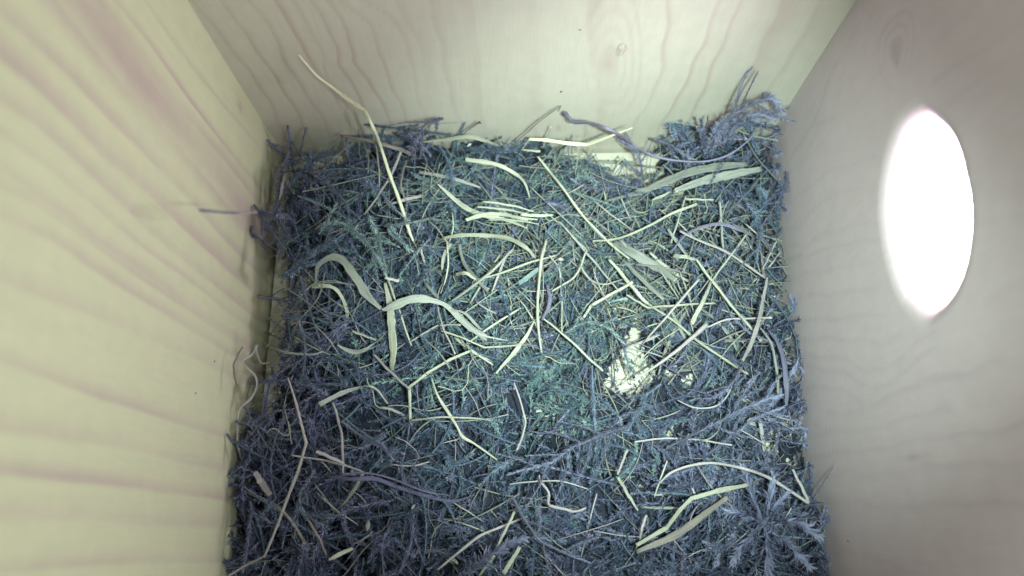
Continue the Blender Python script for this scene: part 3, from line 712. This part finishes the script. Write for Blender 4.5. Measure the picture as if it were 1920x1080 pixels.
G('straw_strip', [(930, 700), (965, 660), (990, 625), (1002, 600)], [4, 12, 9, 4], 'p', 'frayed pale blade pointing up to the nest centre', flat=.2, lift=.006, tint=0)
G('dry_straw', [(1235, 907), (1258, 886), (1295, 873), (1340, 869), (1400, 880), (1440, 895), (1480, 920), (1517, 944)], [4, 6, 7, 7, 7, 8, 8, 7], 'k', 'long arched pinkish stem at lower right', lift=.009, tint=.6)
G('dry_straw', [(1517, 943, 18), (1504, 915, 18), (1486, 880, 18)], [8, 8, 6], 'k', 'hooked end standing up at the right wall', tint=.9)
G('dry_straw', [(1193, 1022), (1250, 990), (1276, 955), (1297, 934), (1345, 921), (1404, 908)], [9, 10, 9, 10, 13, 7], 'p', 'thick bent straw at lower right with a bright upper arm', kink=True, lift=.009, tint=0, flat=.28)
G('straw_strip', [(1194, 1034), (1260, 1007), (1310, 973), (1364, 932)], [10, 18, 17, 10], 'b', 'broad dull stalk under the thick bent straw', flat=.25, lift=.006, tint=1)
G('dry_straw', [(1012, 888), (1025, 925), (1036, 946), (1070, 961), (1096, 949)], [5, 7, 8, 8, 5], 'k', 'pale knobbly rootlet below the middle', lift=.007, tint=.8, wob=.0004)
G('dry_straw', [(1176, 843), (1158, 890)], [7, 6], 'k', 'short straw above the slanted pale splinter', lift=.007, tint=.5)
G('straw_strip', [(1159, 895), (1178, 928), (1196, 957)], [7, 9, 4], 'p', 'slanted pale splinter low in the middle', flat=.4, lift=.008, tint=.2)
G('dry_straw', [(1212, 966), (1204, 990), (1200, 1010)], [7, 7, 5], 'k', 'stub of straw left of the thick bent one', lift=.008, tint=.7)
G('dry_straw', [(1190, 828), (1250, 822), (1300, 824), (1372, 834)], [5, 5, 5, 4], 'k', 'thin level stem across the lower right moss', lift=.008, tint=.9)
G('dry_straw', [(1270, 750), (1300, 764), (1340, 762), (1362, 745), (1372, 722)], [3, 4, 4, 4, 3], 'k', 'thin curled stem on the moss right of the bare patch', lift=.008, tint=.9)
G('dry_straw', [(1352, 775), (1348, 805), (1325, 824), (1290, 822), (1270, 812)], [3, 3, 4, 4, 3], 'g', 'round thread-like loop in the moss at right', lift=.008, tint=1)
G('dry_straw', [(964, 718), (983, 777), (983, 806), (969, 845)], [4, 5, 5, 4], 'k', 'bowed thin stem below the nest centre', lift=.007, tint=.6)
G('dry_straw', [(955, 908), (1010, 902), (1060, 904), (1104, 918)], [3, 4, 4, 3], 'k', 'hair-thin level stem low in the middle', lift=.006, tint=.7)
G('dry_straw', [(640, 255, 'b5'), (690, 264, 'b9'), (740, 277, 'b12'), (778, 292, 15)], [7, 10, 11, 12], 'b', 'thick dull twig leaning on the back wall at left', tint=.8)
G('straw_strip', [(785, 268, 'b5'), (835, 262, 'b4'), (880, 257, 'b4'), (920, 268, 'b4'), (942, 278, 'b4')], [5, 10, 13, 8, 4], 'p', 'pale blade lying along the foot of the back wall', flat=.2, tint=0)
G('dry_straw', [(868, 252, 'b5'), (885, 238, 'b4'), (900, 229, 'b4')], [4, 5, 5], 'b', 'short twig with a dark bud against the back wall')
G('dry_straw', [(536, 305), (531, 340), (524, 375)], [8, 9, 5], 'k', 'short upright straw in the back left corner', lift=.004, tint=0)
G('dry_straw', [(373, 393, 'l12'), (410, 396, 'l14'), (450, 398, 'l16'), (482, 398, 'l18')], [4, 5, 4, 4], 'k', 'thin level twig reaching over the left wall', tint=.2)
G('dry_straw', [(1456, 452), (1430, 505)], [4, 4], 'k', 'thin stem leaning on the right wall', lift=.008, tint=.3)
G('dry_straw', [(788, 464), (796, 492)], [6, 6], 'p', 'small piece of straw above the ribbon blade', lift=.007, tint=.2)
G('straw_strip', [(722, 521), (748, 527)], [8, 9], 'k', 'tiny cut stem beside the top of the upright pale blade', flat=.6, lift=.01, tint=.8)
G('dry_straw', [(820, 573), (830, 612), (854, 664)], [4, 5, 4], 'k', 'thin stem hanging below the twisted ribbon', lift=.008, tint=.5)
G('dry_straw', [(770, 640), (820, 610), (864, 609)], [4, 5, 5], 'k', 'thin bent stem under the twisted ribbon', kink=True, lift=.006, tint=.5)
G('dry_straw', [(828, 621), (870, 634), (908, 652), (985, 646)], [5, 5, 6, 4], 'p', 'kinked thin straw right of the twisted ribbon', kink=True, lift=.007, tint=.1)
G('dry_straw', [(845, 566), (882, 540), (920, 510), (962, 468)], [6, 7, 8, 6], 'g', 'grey straw rising right from the twisted ribbon', lift=.006, tint=.9)
G('straw_strip', [(862, 458), (868, 488), (890, 520), (915, 545)], [6, 9, 11, 8], 'g', 'bent grey blade left of the nest centre', flat=.3, lift=.006, tint=.3)
G('dry_straw', [(855, 515), (872, 512), (892, 524)], [8, 10, 5], 'p', 'small pale crumpled husk left of the nest centre', lift=.008, tint=.4, flat=.4)
G('straw_strip', [(972, 532), (1000, 512), (1018, 496)], [12, 14, 6], 't', 'short pale green blade just left of the central straw', flat=.2, lift=.006, tint=1)
G('straw_strip', [(762, 300), (752, 340), (758, 372)], [5, 6, 4], 'b', 'dull bent stem behind the tall straw near the back wall', lift=.006)
G('dry_straw', [(1045, 805), (1022, 812), (990, 808)], [4, 8, 4], 'd', 'dark leaf curl beside the small bare gap below centre', flat=.3, lift=.005)

# ---- countable filler straws, drawn from a few families and grouped by where they lie
def near_px(P): return topx(P)
regions = [
    ((1000, 1270), (400, 640), 62, 'p', 'in the tangle right of the nest centre', 'thin pale straws tangled right of centre'),
    ((830, 1010), (400, 660), 34, 'p', 'in the tangle left of the nest centre', 'thin pale straws tangled left of centre'),
    ((1270, 1440), (370, 660), 44, 'g', 'near the upper right wall', 'thin straws beside the right wall'),
    ((880, 1180), (300, 400), 26, 'g', 'in the moss below the back wall', 'thin straws below the back wall'),
    ((560, 850), (300, 700), 22, 'k', 'in the upper left moss', 'thin stems in the left moss'),
    ((1040, 1450), (640, 860), 26, 'g', 'around the bare floor patch', 'thin stems round the bare patch'),
    ((460, 900), (720, 1070), 30, 'k', 'in the lower left moss', 'thin stems in the lower left moss'),
    ((900, 1500), (870, 1075), 30, 'k', 'in the lower right moss', 'thin stems in the lower right moss')]
rs = np.random.default_rng(21)
for (xr, yr, cnt, mt, lab, grp) in regions:
    for _ in range(cnt):
        x = rs.uniform(*xr); y = rs.uniform(*yr); L = rs.uniform(35, 140); a = rs.uniform(0, math.pi)
        if mt in 'pg' and rs.random() < .45: a = rs.normal(.75, .35)
        dx, dy = math.cos(a) * L / 2, math.sin(a) * L / 2; bow = rs.normal(0, .06) * L
        z = rs.uniform(-.004, .0055)
        h0, h1 = rs.uniform(-1.5, 1.5, 2) / 1000
        zc = (float(place((x, y), z)[2]) + rs.uniform(0, .002)) * 1000; pts = []
        for s_, b_ in ((-1, 0), (-.33, .8), (.33, .8), (1, 0)):
            X, Y = x + dx * s_ - dy / L * 2 * bow * b_, y + dy * s_ + dx / L * 2 * bow * b_
            pts.append((X, Y, max(zc + h0 * 1000 * s_ + .6 * b_, 1.)))
        w = rs.uniform(1.8, 4.6) if rs.random() < .88 else rs.uniform(6, 10)
        mat = mt if rs.random() < .35 else rs.choice(['p', 'g', 'k', 'g', 't', 'b', 'k', 'd'])
        deg = math.degrees(math.atan2(-dy, dx)) % 180
        way = 'level' if deg < 18 or deg > 162 else 'upright' if 72 < deg < 108 else 'rising right' if deg < 72 else 'rising left'
        tone = {'p': 'pale', 'g': 'grey', 'k': 'pinkish', 't': 'teal-grey', 'v': 'violet', 'b': 'brown', 'd': 'dark'}[mat]
        size = 'short' if L < 65 else 'middling' if L < 105 else 'long'
        lab2 = f"{size} {'broad ' if w > 6 else 'hair-thin ' if w < 2.6 else ''}{tone} straw, {way}, {lab}"
        G('dry_straw', pts, [w * .8, w, w, w * .5], mat, lab2, group=grp, flat=.3 if w > 7 else .7, n=10, wob=.00003)

# ------------------------------------------------------------------ moss
def sprig(pts, leaf, w, dens, mat, label, tint=.6, lift=.007, spread=50, curl=.5, stem=.00034, branch=0, name='moss_sprig'):
    P = spline([place(p, lift + .003) for p in pts], 26)
    P += np.cumsum(rng.normal(0, .00006, P.shape), 0); P = inside(P)
    L = np.linalg.norm(np.diff(P, axis=0), axis=1).sum()
    base = P[0].copy()
    root = bpy.data.objects.new(name, None); COL.objects.link(root); root.location = base
    tag(root, label, 'sprig')
    st = Acc(); lf = Acc()
    st.tube(P, stem, stem * .4, .4, 5)
    n = int(L / .001 * dens * 1.7)
    lf.add(*leaf_arrays(P, n, leaf, w * .8, spread, tint, .35, curl))
    T, N, B = frames(P)
    for b in range(branch):
        i = int(3 + (len(P) - 6) * (b + .5) / branch); sg = 1 if b % 2 else -1
        l = L * rng.uniform(.18, .34)
        d = T[i] * rng.uniform(.4, .9) + B[i] * sg * rng.uniform(.6, 1) + N[i] * rng.uniform(-.1, .5)
        d /= np.linalg.norm(d)
        s = np.linspace(0, 1, 8)[:, None]
        Q = inside(P[i] + d * l * s + T[i] * l * .35 * s ** 2)
        st.tube(Q, stem * .6, stem * .3, .4, 4)
        lf.add(*leaf_arrays(Q, int(l / .001 * dens * 1.6), leaf * .75, w * .7, spread, tint, .5, curl))
    link('stem', st.mesh('stem', base), M_STEM, root)
    link('leaves', lf.mesh('leaves', base), mat, root)
    return root
SPR = [
    ([(598, 440), (612, 424), (645, 420), (680, 446), (703, 476), (718, 498)], .0022, .00032, 11, M_MOSST, 'large feathery moss shoot bent like a hook left of the tall straw', .8, .014, 4),
    ([(690, 402), (702, 435), (712, 470), (719, 512)], .0019, .0003, 10, M_MOSST, 'bright tapering moss shoot running down to the ribbon fold', .9, .013, 2),
    ([(728, 425), (748, 448), (772, 472)], .0017, .0003, 9, M_MOSST, 'short pale moss shoot right of the bright tapering one', .8, .011, 0),
    ([(806, 446), (780, 476), (752, 512)], .0011, .0003, 10, M_MOSST, 'straight teal moss shoot slanting down left above the ribbon', .8, .011, 0),
    ([(722, 372), (742, 392), (764, 412)], .001, .0003, 9, M_MOSST, 'small teal moss tip pointing at the foot of the tall straw', .9, .011, 0),
    ([(722, 424), (760, 420), (800, 412), (840, 400)], .0012, .0003, 8, M_MOSST, 'thin teal moss shoot lying level at the foot of the tall straw', .7, .009, 2),
    ([(500, 262, 'b5'), (515, 278, 14), (545, 300, 10), (575, 330, 9)], .0016, .00028, 9, M_MOSSV, 'violet moss shoot in the back left corner', .5, .008, 5),
    ([(538, 236, 'b3'), (542, 268, 14), (548, 310, 9), (552, 345, 8)], .0014, .00028, 9, M_MOSSV, 'upright moss shoot standing in the back left corner', .5, .008, 3),
    ([(574, 240, 'b3'), (566, 262, 'b5'), (556, 290, 10)], .0008, .00022, 6, M_MOSSV, 'slim bare-looking moss tip right of the corner shoots', .3, .008, 0),
    ([(650, 258, 'b6'), (652, 285, 14), (660, 320, 12), (668, 350, 10)], .0014, .00028, 9, M_MOSS, 'drooping moss shoot below the thick twig at the back wall', .5, .008, 2),
    ([(830, 222, 'b5'), (800, 232, 'b8'), (780, 262, 'b10'), (770, 300, 16)], .0015, .00026, 7, M_MOSSV, 'loose moss shoot climbing the back wall left of its middle', .4, .008, 6),
    ([(745, 250, 'b7'), (775, 262, 'b9'), (800, 290, 14)], .0016, .00026, 7, M_MOSSV, 'tangled moss shoot under the climbing one at the back wall', .4, .008, 5),
    ([(470, 385, 20), (490, 405, 20), (515, 440, 18), (540, 480, 16)], .0022, .0003, 10, M_MOSSV, 'pale fluffy moss shoot beside the left wall at its upper part', .8, .01, 4),
    ([(525, 372, 16), (512, 400, 18), (500, 440, 17)], .0018, .0003, 7, M_MOSSV, 'soft upright moss tip leaning on the left wall', .9, .01, 1),
    ([(442, 424, 20), (455, 440, 19), (486, 448, 16), (520, 470, 14)], .0012, .00024, 6, M_MOSS, 'dark curled moss tip touching the left wall', .1, .01, 2),
    ([(376, 393, 'l12'), (420, 397, 'l14'), (470, 397, 'l17')], .0006, .0002, 5, M_MOSSV, 'sparse moss hairs along the level twig at the left wall', .4, .01, 0),
    ([(486, 556, 15), (520, 562, 14), (555, 570, 13), (590, 560, 14)], .0018, .00028, 9, M_MOSS, 'bushy moss shoot reaching left over the bare strip of floor', .5, .009, 5),
    ([(530, 520), (560, 500), (590, 470), (620, 450)], .0019, .0003, 10, M_MOSS, 'dense moss shoot left of the big ribbon blade', .5, .012, 5),
    ([(560, 600), (572, 640), (570, 690), (560, 720)], .0016, .0003, 9, M_MOSS, 'drooping moss shoot right of the bare strip of floor', .5, .009, 3),
    ([(470, 720, 20), (520, 714, 20), (575, 722, 18), (610, 740, 16)], .002, .00034, 10, M_MOSSV, 'pale feathery moss shoot over the lower left moss', 1., .012, 4),
    ([(442, 790, 20), (480, 800, 20), (520, 825, 19), (545, 800, 18), (575, 795, 16)], .0019, .0004, 6, M_MOSSV, 'ghostly pale moss shoot close to the left wall, widely branched', 1., .012, 8),
    ([(600, 735, 17), (560, 760, 18), (520, 800, 17), (500, 850, 15)], .0015, .00035, 5, M_MOSSV, 'loose pale moss shoot under the wavy stem', .9, .012, 4),
    ([(640, 790), (680, 820), (715, 835), (735, 860)], .0018, .0003, 8, M_MOSSV, 'teal-grey moss shoot at lower left behind the arched blade', .7, .009, 5),
    ([(470, 940, 18), (470, 980, 18), (462, 1030, 18), (455, 1070, 18)], .0016, .0004, 13, M_MOSSV, 'thick upright moss shoot in the bottom left corner', .6, .012, 0),
    ([(590, 880), (565, 930), (570, 965), (600, 990)], .0018, .0004, 7, M_MOSS, 'small-leaved moss shoot beside the long bent straw', .7, .01, 3),
    ([(1180, 800), (1130, 815), (1080, 835), (1030, 865), (960, 885)], .0019, .00028, 10, M_MOSSV, 'long violet moss shoot lying left of the bare floor patch below centre', .7, .01, 8),
    ([(960, 860), (930, 880), (900, 905)], .0018, .0003, 9, M_MOSS, 'fluffy moss shoot ending the long violet one', .6, .009, 5),
    ([(1060, 625), (1095, 605), (1135, 612), (1165, 640)], .0018, .00034, 11, M_MOSST, 'curled teal moss tuft above the bright bare patch', .8, .009, 4),
    ([(1170, 650), (1178, 680), (1190, 700)], .0014, .00028, 9, M_MOSST, 'small teal moss tip hanging into the bare patch', .5, .009, 1),
    ([(1250, 840, 14), (1310, 810, 18), (1370, 780, 20), (1420, 755, 21), (1462, 742, 21)], .0025, .00034, 12, M_MOSSV, 'large violet feather of moss pointing to the right wall', .8, .012, 5),
    ([(1330, 850, 16), (1375, 815, 18), (1420, 785, 19), (1470, 766, 19)], .0018, .00034, 11, M_MOSSV, 'pointed moss shoot with a pale tip below the large feather', .9, .012, 2),
    ([(1240, 720), (1215, 740), (1200, 770), (1180, 800)], .0018, .0003, 10, M_MOSS, 'dense blue moss shoot just below the bright bare patch', .6, .01, 5),
    ([(1390, 690), (1370, 720), (1340, 740), (1300, 745)], .0018, .0003, 9, M_MOSSV, 'blue moss shoot right of the bright bare patch', .6, .009, 5),
    ([(1335, 300, 'b12'), (1318, 262, 'b10'), (1314, 222, 'b8')], .0017, .0004, 8, M_MOSSV, 'tall violet moss shoot against the right part of the back wall', .4, .01, 3),
    ([(1330, 285, 20), (1350, 240, 'b12'), (1395, 205, 'b10'), (1440, 188, 'b9'), (1464, 212, 'b8')], .0024, .0003, 10, M_MOSSV, 'arching feathery moss shoot in the back right corner', .8, .01, 4),
    ([(1345, 275, 18), (1375, 235, 'b12'), (1415, 215, 'b10'), (1455, 225, 'b9')], .0022, .0003, 8, M_MOSSV, 'second feathery moss shoot inside the arching one', .6, .01, 4),
    ([(1205, 350, 10), (1200, 310, 14), (1190, 280, 15), (1160, 262, 15)], .0022, .00022, 11, M_MOSSV, 'hairy moss shoot crossed by the sagging violet stem', .8, .008, 4),
    ([(1225, 262, 'b8'), (1262, 275, 'b10'), (1300, 300, 16)], .0022, .00022, 10, M_MOSSV, 'hairy moss shoot at the wall above the broad grey leaves', .6, .008, 4),
    ([(1440, 640), (1400, 620), (1370, 590)], .0014, .00028, 7, M_MOSSV, 'thin moss shoot near the ribbed pinkish blade', .6, .007, 3),
    ([(960, 930), (985, 980), (1015, 1015), (1055, 1035), (1105, 1052)], .0011, .0003, 10, M_MOSSV, 'knobbly moss stem curving along the lower middle', .6, .012, 3),
    ([(1010, 950), (1014, 985), (1012, 1012)], .0012, .00028, 8, M_MOSSV, 'small upright branch on the knobbly moss stem', .7, .012, 0),
    ([(870, 1078), (915, 1045), (950, 1025), (985, 1012)], .003, .0009, 5, M_MOSSV, 'broad-leaved violet moss shoot at the bottom edge', .6, .013, 0),
    ([(590, 330), (620, 350), (650, 390), (655, 430)], .0018, .0003, 10, M_MOSS, 'bushy moss shoot in the upper left of the nest', .4, .009, 6),
    ([(1400, 380), (1420, 410), (1426, 450), (1420, 490)], .0018, .00028, 9, M_MOSS, 'moss shoot hanging beside the upper right wall', .4, .008, 4),
]
for (pts, ll, lw, dn, mt, lab, tn, lf_, br) in SPR:
    sprig(pts, ll, lw, dn, mt, lab, tn, lf_, branch=br, spread=48 if ll > .001 else 40)
# star-shaped leafy rosette in the lower right corner: one plant with several arms
c0 = (1432, 985, 19)
for k, (e, mid) in enumerate([((1392, 880, 17), (1412, 930, 19)), ((1478, 930, 20), (1455, 955, 21)), ((1532, 1008, 20), (1490, 980, 23)), ((1515, 1060, 18), (1480, 1020, 21)),
                              ((1440, 1076, 17), (1440, 1030, 20)), ((1375, 1050, 17), (1400, 1015, 20)), ((1365, 960, 17), (1395, 965, 20)), ((1450, 900, 19), (1442, 940, 21))]):
    nm = ['upper left', 'upper right', 'longest right', 'lower right', 'lowest', 'lower left', 'left', 'topmost'][k]
    sprig([c0, mid, e], .0036, .00075, 6.5, M_MOSSV, nm + ' arm of the star-shaped leafy moss at lower right', .55 + .05 * (k % 4), .012, spread=38, curl=.9, stem=.0003)

# ---- added near-black sheet as shade between the moss, ragged holes over bare floor
hm = NT('shade_sheet'); hco = hm.n('ShaderNodeTexCoord').outputs['Object']
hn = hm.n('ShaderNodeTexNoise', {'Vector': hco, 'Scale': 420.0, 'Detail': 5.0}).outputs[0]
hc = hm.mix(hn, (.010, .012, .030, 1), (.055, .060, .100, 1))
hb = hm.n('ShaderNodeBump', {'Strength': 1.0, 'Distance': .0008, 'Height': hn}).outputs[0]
M_GAP_SHADE = hm.out(hm.n('ShaderNodeBsdfPrincipled', {'Base Color': hc, 'Roughness': .95, 'Normal': hb}).outputs[0])
nx_, ny_ = 260, 270
gx, gy = np.meshgrid(np.linspace(.0012, W - .0016, nx_), np.linspace(-DEPTH + .002, -.0014, ny_), indexing='ij')
rl = np.random.default_rng(77)
gx2 = gx + rl.normal(0, .00012, gx.shape); gy2 = gy + rl.normal(0, .00012, gy.shape)
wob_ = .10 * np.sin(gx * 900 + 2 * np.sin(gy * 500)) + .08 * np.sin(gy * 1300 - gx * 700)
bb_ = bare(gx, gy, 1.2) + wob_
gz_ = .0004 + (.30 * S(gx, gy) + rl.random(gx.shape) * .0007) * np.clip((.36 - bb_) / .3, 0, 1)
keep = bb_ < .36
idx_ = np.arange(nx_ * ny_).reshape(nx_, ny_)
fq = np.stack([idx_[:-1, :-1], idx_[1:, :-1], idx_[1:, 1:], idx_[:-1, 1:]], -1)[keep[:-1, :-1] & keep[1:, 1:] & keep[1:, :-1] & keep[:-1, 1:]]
shade_ob = link('moss_gap_shade', mesh_np('moss_gap_shade', np.stack([gx2, gy2, gz_], -1).reshape(-1, 3), fq), M_GAP_SHADE)
tag(shade_ob, 'near-black sheet standing in for shade under the moss', 'shade_sheet', kind='stuff')

# ---- the uncountable mass of moss: three mats by colour, built shoot by shoot
def clump(x, y):
    c = math.sin(x * 330 + 2 * math.sin(y * 170 + 1)) + math.sin(y * 290 + 2 * math.sin(x * 210)) + .6 * math.sin((x + y) * 520)
    return .07 + .93 / (1 + math.exp(-(c - .1) * 2.6))
def mat_of_moss(name, label, mat, cnt, weight, seed, leaf=(.0013, .0024), tint=(.1, .8), Lr=(.007, .019), lay=(.1, 1.05), dens=(4, 8), lw=(.14, .22), lower=0, thick=1):
    r = np.random.default_rng(seed); acc = Acc(); done = 0
    while done < cnt:
        low = done < lower          # the first ones are coloured near-black, as shade deep in the moss
        x, y = r.uniform(.001, W - .001), r.uniform(-DEPTH + .002, -.001)
        if bare(x, y, 1.25) > r.uniform(.12, .5): continue
        px, py = topx(np.array([x, y, .006]))
        if py > 1190: continue
        if r.random() > weight(px, py): continue
        if not low and r.random() > clump(x, y): continue
        done += 1
        top = float(S(x, y))
        z = top * (r.uniform(.02, .55) if low else lay[0] + (lay[1] - lay[0]) * r.random() ** .6)
        az = r.uniform(0, 2 * math.pi); L = r.uniform(*Lr)
        n = 9; s = np.linspace(0, 1, n)
        turn = r.normal(0, 1.1); a = az + turn * s
        el = (r.normal(.10, .22) + r.normal(0, .45) * s) * (.4 if low else 1)
        st = np.stack([np.cos(a) * np.cos(el), np.sin(a) * np.cos(el), np.sin(el)], 1) * L / n
        P = np.array([x, y, z]) + np.cumsum(st, 0) - st.sum(0) * .5
        P[:, 2] = np.clip(P[:, 2], .0006, None)
        bb = bare(P[:, 0], P[:, 1], 1.0)
        if bb.max() > .62: 
            done -= 1; continue
        P = inside(P)
        tn = 0.0 if low else r.uniform(*tint)
        acc.tube(P, .00014 * thick, .00007 * thick, tn * .6, 4)
        ll = r.uniform(*leaf)
        acc.add(*leaf_arrays(P, int(L / .001 * r.uniform(*dens) * (.6 if low else 1)), ll * (1.3 if low else 1), ll * r.uniform(*lw), r.uniform(32, 62), tn, .45, r.uniform(.4, 1.6), r))
        for b in range(r.integers(0, 4)):
            i = r.integers(1, n - 1); d = st[i] / np.linalg.norm(st[i]) + r.normal(0, .7, 3); d /= np.linalg.norm(d)
            l2 = L * r.uniform(.2, .5); Q = inside(P[i] + d * l2 * np.linspace(0, 1, 5)[:, None])
            acc.tube(Q, .00009, .00005, tn * .6, 3)
            acc.add(*leaf_arrays(Q, int(l2 / .001 * 4.5), ll * .75, ll * .13, 50, tn, .5, .5, r))
    o = link(name, acc.mesh(name), mat)
    return tag(o, label, 'moss', kind='stuff')
def gz(px, py, cx, cy, sx, sy): return math.exp(-((px - cx) / sx) ** 2 - ((py - cy) / sy) ** 2)
mat_of_moss('moss_mat', 'dense blue-grey moss lining the whole floor of the box', M_MOSS, 2150, lambda x, y: (1 - .5 * gz(x, y, 1130, 500, 260, 140)) * (1 - .5 * gz(x, y, 960, 1100, 700, 260)), 31, tint=(.05, .7), lower=1500)
mat_of_moss('moss_mat', 'violet-grey moss heaped along the walls and the lower edge', M_MOSSV, 600,
            lambda x, y: min(1, .12 + gz(x, y, 500, 700, 110, 500) + gz(x, y, 1420, 900, 160, 260) + .8 * gz(x, y, 960, 1080, 500, 160) + .7 * gz(x, y, 1320, 290, 170, 60)), 32, leaf=(.0014, .0028), tint=(.1, .9))
mat_of_moss('moss_mat', 'teal moss tufts among the straw at the middle', M_MOSST, 430, lambda x, y: min(1, gz(x, y, 1020, 380, 220, 90) + gz(x, y, 1080, 640, 160, 110) + .6 * gz(x, y, 860, 560, 180, 140) + gz(x, y, 1120, 760, 180, 90)), 33, tint=(.2, 1))

mat_of_moss('moss_shoots', 'larger blue-grey moss shoots lying loosely over the mat', M_MOSS, 330, lambda x, y: 1 - .7 * gz(x, y, 1130, 480, 260, 150), 36, leaf=(.0013, .0021), tint=(.4, 1), Lr=(.014, .03), lay=(.75, 1.15), dens=(10, 16), lw=(.09, .14), thick=2)
mat_of_moss('moss_shoots', 'larger violet-grey moss shoots near the walls and the lower edge', M_MOSSV, 300, lambda x, y: min(1, .1 + gz(x, y, 520, 800, 160, 420) + gz(x, y, 1400, 880, 190, 240) + .9 * gz(x, y, 960, 1060, 500, 140) + .5 * gz(x, y, 1340, 290, 150, 60)), 37, leaf=(.0014, .0026), tint=(.4, 1), Lr=(.014, .03), lay=(.75, 1.15), dens=(8, 14), lw=(.1, .17), thick=2)
mat_of_moss('moss_shoots', 'larger teal moss tips among the straw', M_MOSST, 110, lambda x, y: min(1, .1 + gz(x, y, 950, 400, 260, 120) + gz(x, y, 1060, 640, 200, 130)), 38, leaf=(.0009, .0017), tint=(.4, 1), Lr=(.01, .022), lay=(.8, 1.1), dens=(10, 16), lw=(.12, .18), thick=2)
# ---- fine threads and straw bits nobody could count
def threads(name, label, mat, cnt, seed, rad, Lr, weight, lay=(.2, 1.3), curl=1.0):
    r = np.random.default_rng(seed); acc = Acc(); done = 0
    while done < cnt:
        x, y = r.uniform(.002, W - .002), r.uniform(-DEPTH + .004, -.002)
        if bare(x, y, 1.1) > .55: continue
        px, py = topx(np.array([x, y, .006]))
        if py > 1180 or r.random() > weight(px, py): continue
        done += 1
        n = 9; s = np.linspace(0, 1, n); L = r.uniform(*Lr)
        a = r.uniform(0, 6.3) + curl * (r.normal(0, 1.2) * s + r.normal(0, .5) * np.sin(s * 7))
        el = r.normal(0, .12) + r.normal(0, .3) * s * curl
        st = np.stack([np.cos(a) * np.cos(el), np.sin(a) * np.cos(el), np.sin(el)], 1) * L / n
        P = inside(np.array([x, y, float(S(x, y)) * r.uniform(*lay)]) + np.cumsum(st, 0) - st.sum(0) / 2)
        rr_ = r.uniform(*rad); acc.tube(P, rr_, rr_ * .5, r.random(), 4)
    o = link(name, acc.mesh(name), mat)
    return tag(o, label, 'plant fibres', kind='stuff')
threads('fine_rootlets', 'fine dark curly rootlets threaded all through the moss', M_STEM, 550, 41, (.00005, .00011), (.006, .02), lambda x, y: 1)
threads('fine_straw', 'fine pale straw threads scattered through the tangle at the middle', M['p'], 380, 42, (.00006, .0002), (.006, .022), lambda x, y: .12 + gz(x, y, 1120, 480, 260, 160))
threads('fine_straw', 'straight thin straw bits packed into the tangle round the centre', M['g'], 420, 45, (.00009, .00024), (.008, .026), lambda x, y: .06 + gz(x, y, 1160, 500, 280, 150), (.7, 1.35), .2)
threads('fine_straw', 'straight pale straw slivers in the tangle round the centre', M['p'], 190, 46, (.0001, .00024), (.008, .026), lambda x, y: .06 + gz(x, y, 1160, 500, 280, 150), (.8, 1.4), .2)
threads('fine_fibres', 'fine grey fibres scattered through the moss', M['g'], 300, 43, (.00005, .00013), (.005, .018), lambda x, y: .8)
threads('fine_fibres', 'short violet fibres mixed into the moss along the walls', M['v'], 180, 44, (.00008, .00018), (.005, .014), lambda x, y: .2 + gz(x, y, 480, 800, 140, 400) + gz(x, y, 1430, 800, 140, 400))
rc = np.random.default_rng(90); ca = Acc(); k_ = 0
while k_ < 260:
    x, y = rc.uniform(.003, W - .003), rc.uniform(-.13, -.003)
    if bare(x, y, 1.1) < .3: continue
    k_ += 1; q = rc.uniform(.0001, .00042); a = rc.uniform(0, 6.3)
    P = np.array([[x, y, q * .4 + .0003], [x + math.cos(a) * q, y + math.sin(a) * q, q * .7 + .0003], [x + 2.2 * math.cos(a) * q, y + 2.2 * math.sin(a) * q, q * .3 + .0003]])
    ca.tube(P, q * .7, q * .3, rc.random(), 5)
tag(link('floor_crumbs', ca.mesh('floor_crumbs'), M['d']), 'dark crumbs scattered on the bare floor', 'debris', kind='stuff')
# seed husks and dark crumbs
def bud(px, py, lift, s, mat, label, cat='seed husk', seed=0):
    c = place((px, py), lift); r = np.random.default_rng(seed)
    t = np.linspace(0, 1, 7); d = r.normal(0, 1, 3); d[2] *= .3; d /= np.linalg.norm(d)
    P = (t[:, None] - .5) * d * s * 2 + np.outer(np.sin(t * 3.1) * s * .25, [0, 0, 1])
    me = strand_mesh('seed_husk', P, np.maximum(np.sin(t * math.pi) ** .8, .08) * s * .9, .6, 8, (0, 40), seed)
    o = link('seed_husk', me, M[mat]); o.location = c; return tag(o, label, cat)
bud(1168, 645, .009, .0016, 'd', 'dark shrivelled husk on the teal tuft above the bare patch', seed=1)
bud(1188, 708, .006, .001, 'd', 'dark crumb on the left edge of the bare patch', seed=2)
bud(900, 230, .02, .0006, 'd', 'tiny dark bud tip near the back wall left of its middle', seed=3)
bud(1052, 487, .008, .001, 'p', 'small pale husk at the nest centre', seed=4)
bud(775, 950, .008, .0008, 'k', 'small pink husk in the lower left moss', seed=6)
bud(690, 985, .010, .0013, 'g', 'round pale fluff-like husk near the bottom left', seed=7)
bud(880, 272, .018, .0007, 'p', 'small pale husk under the blade at the back wall', seed=8)
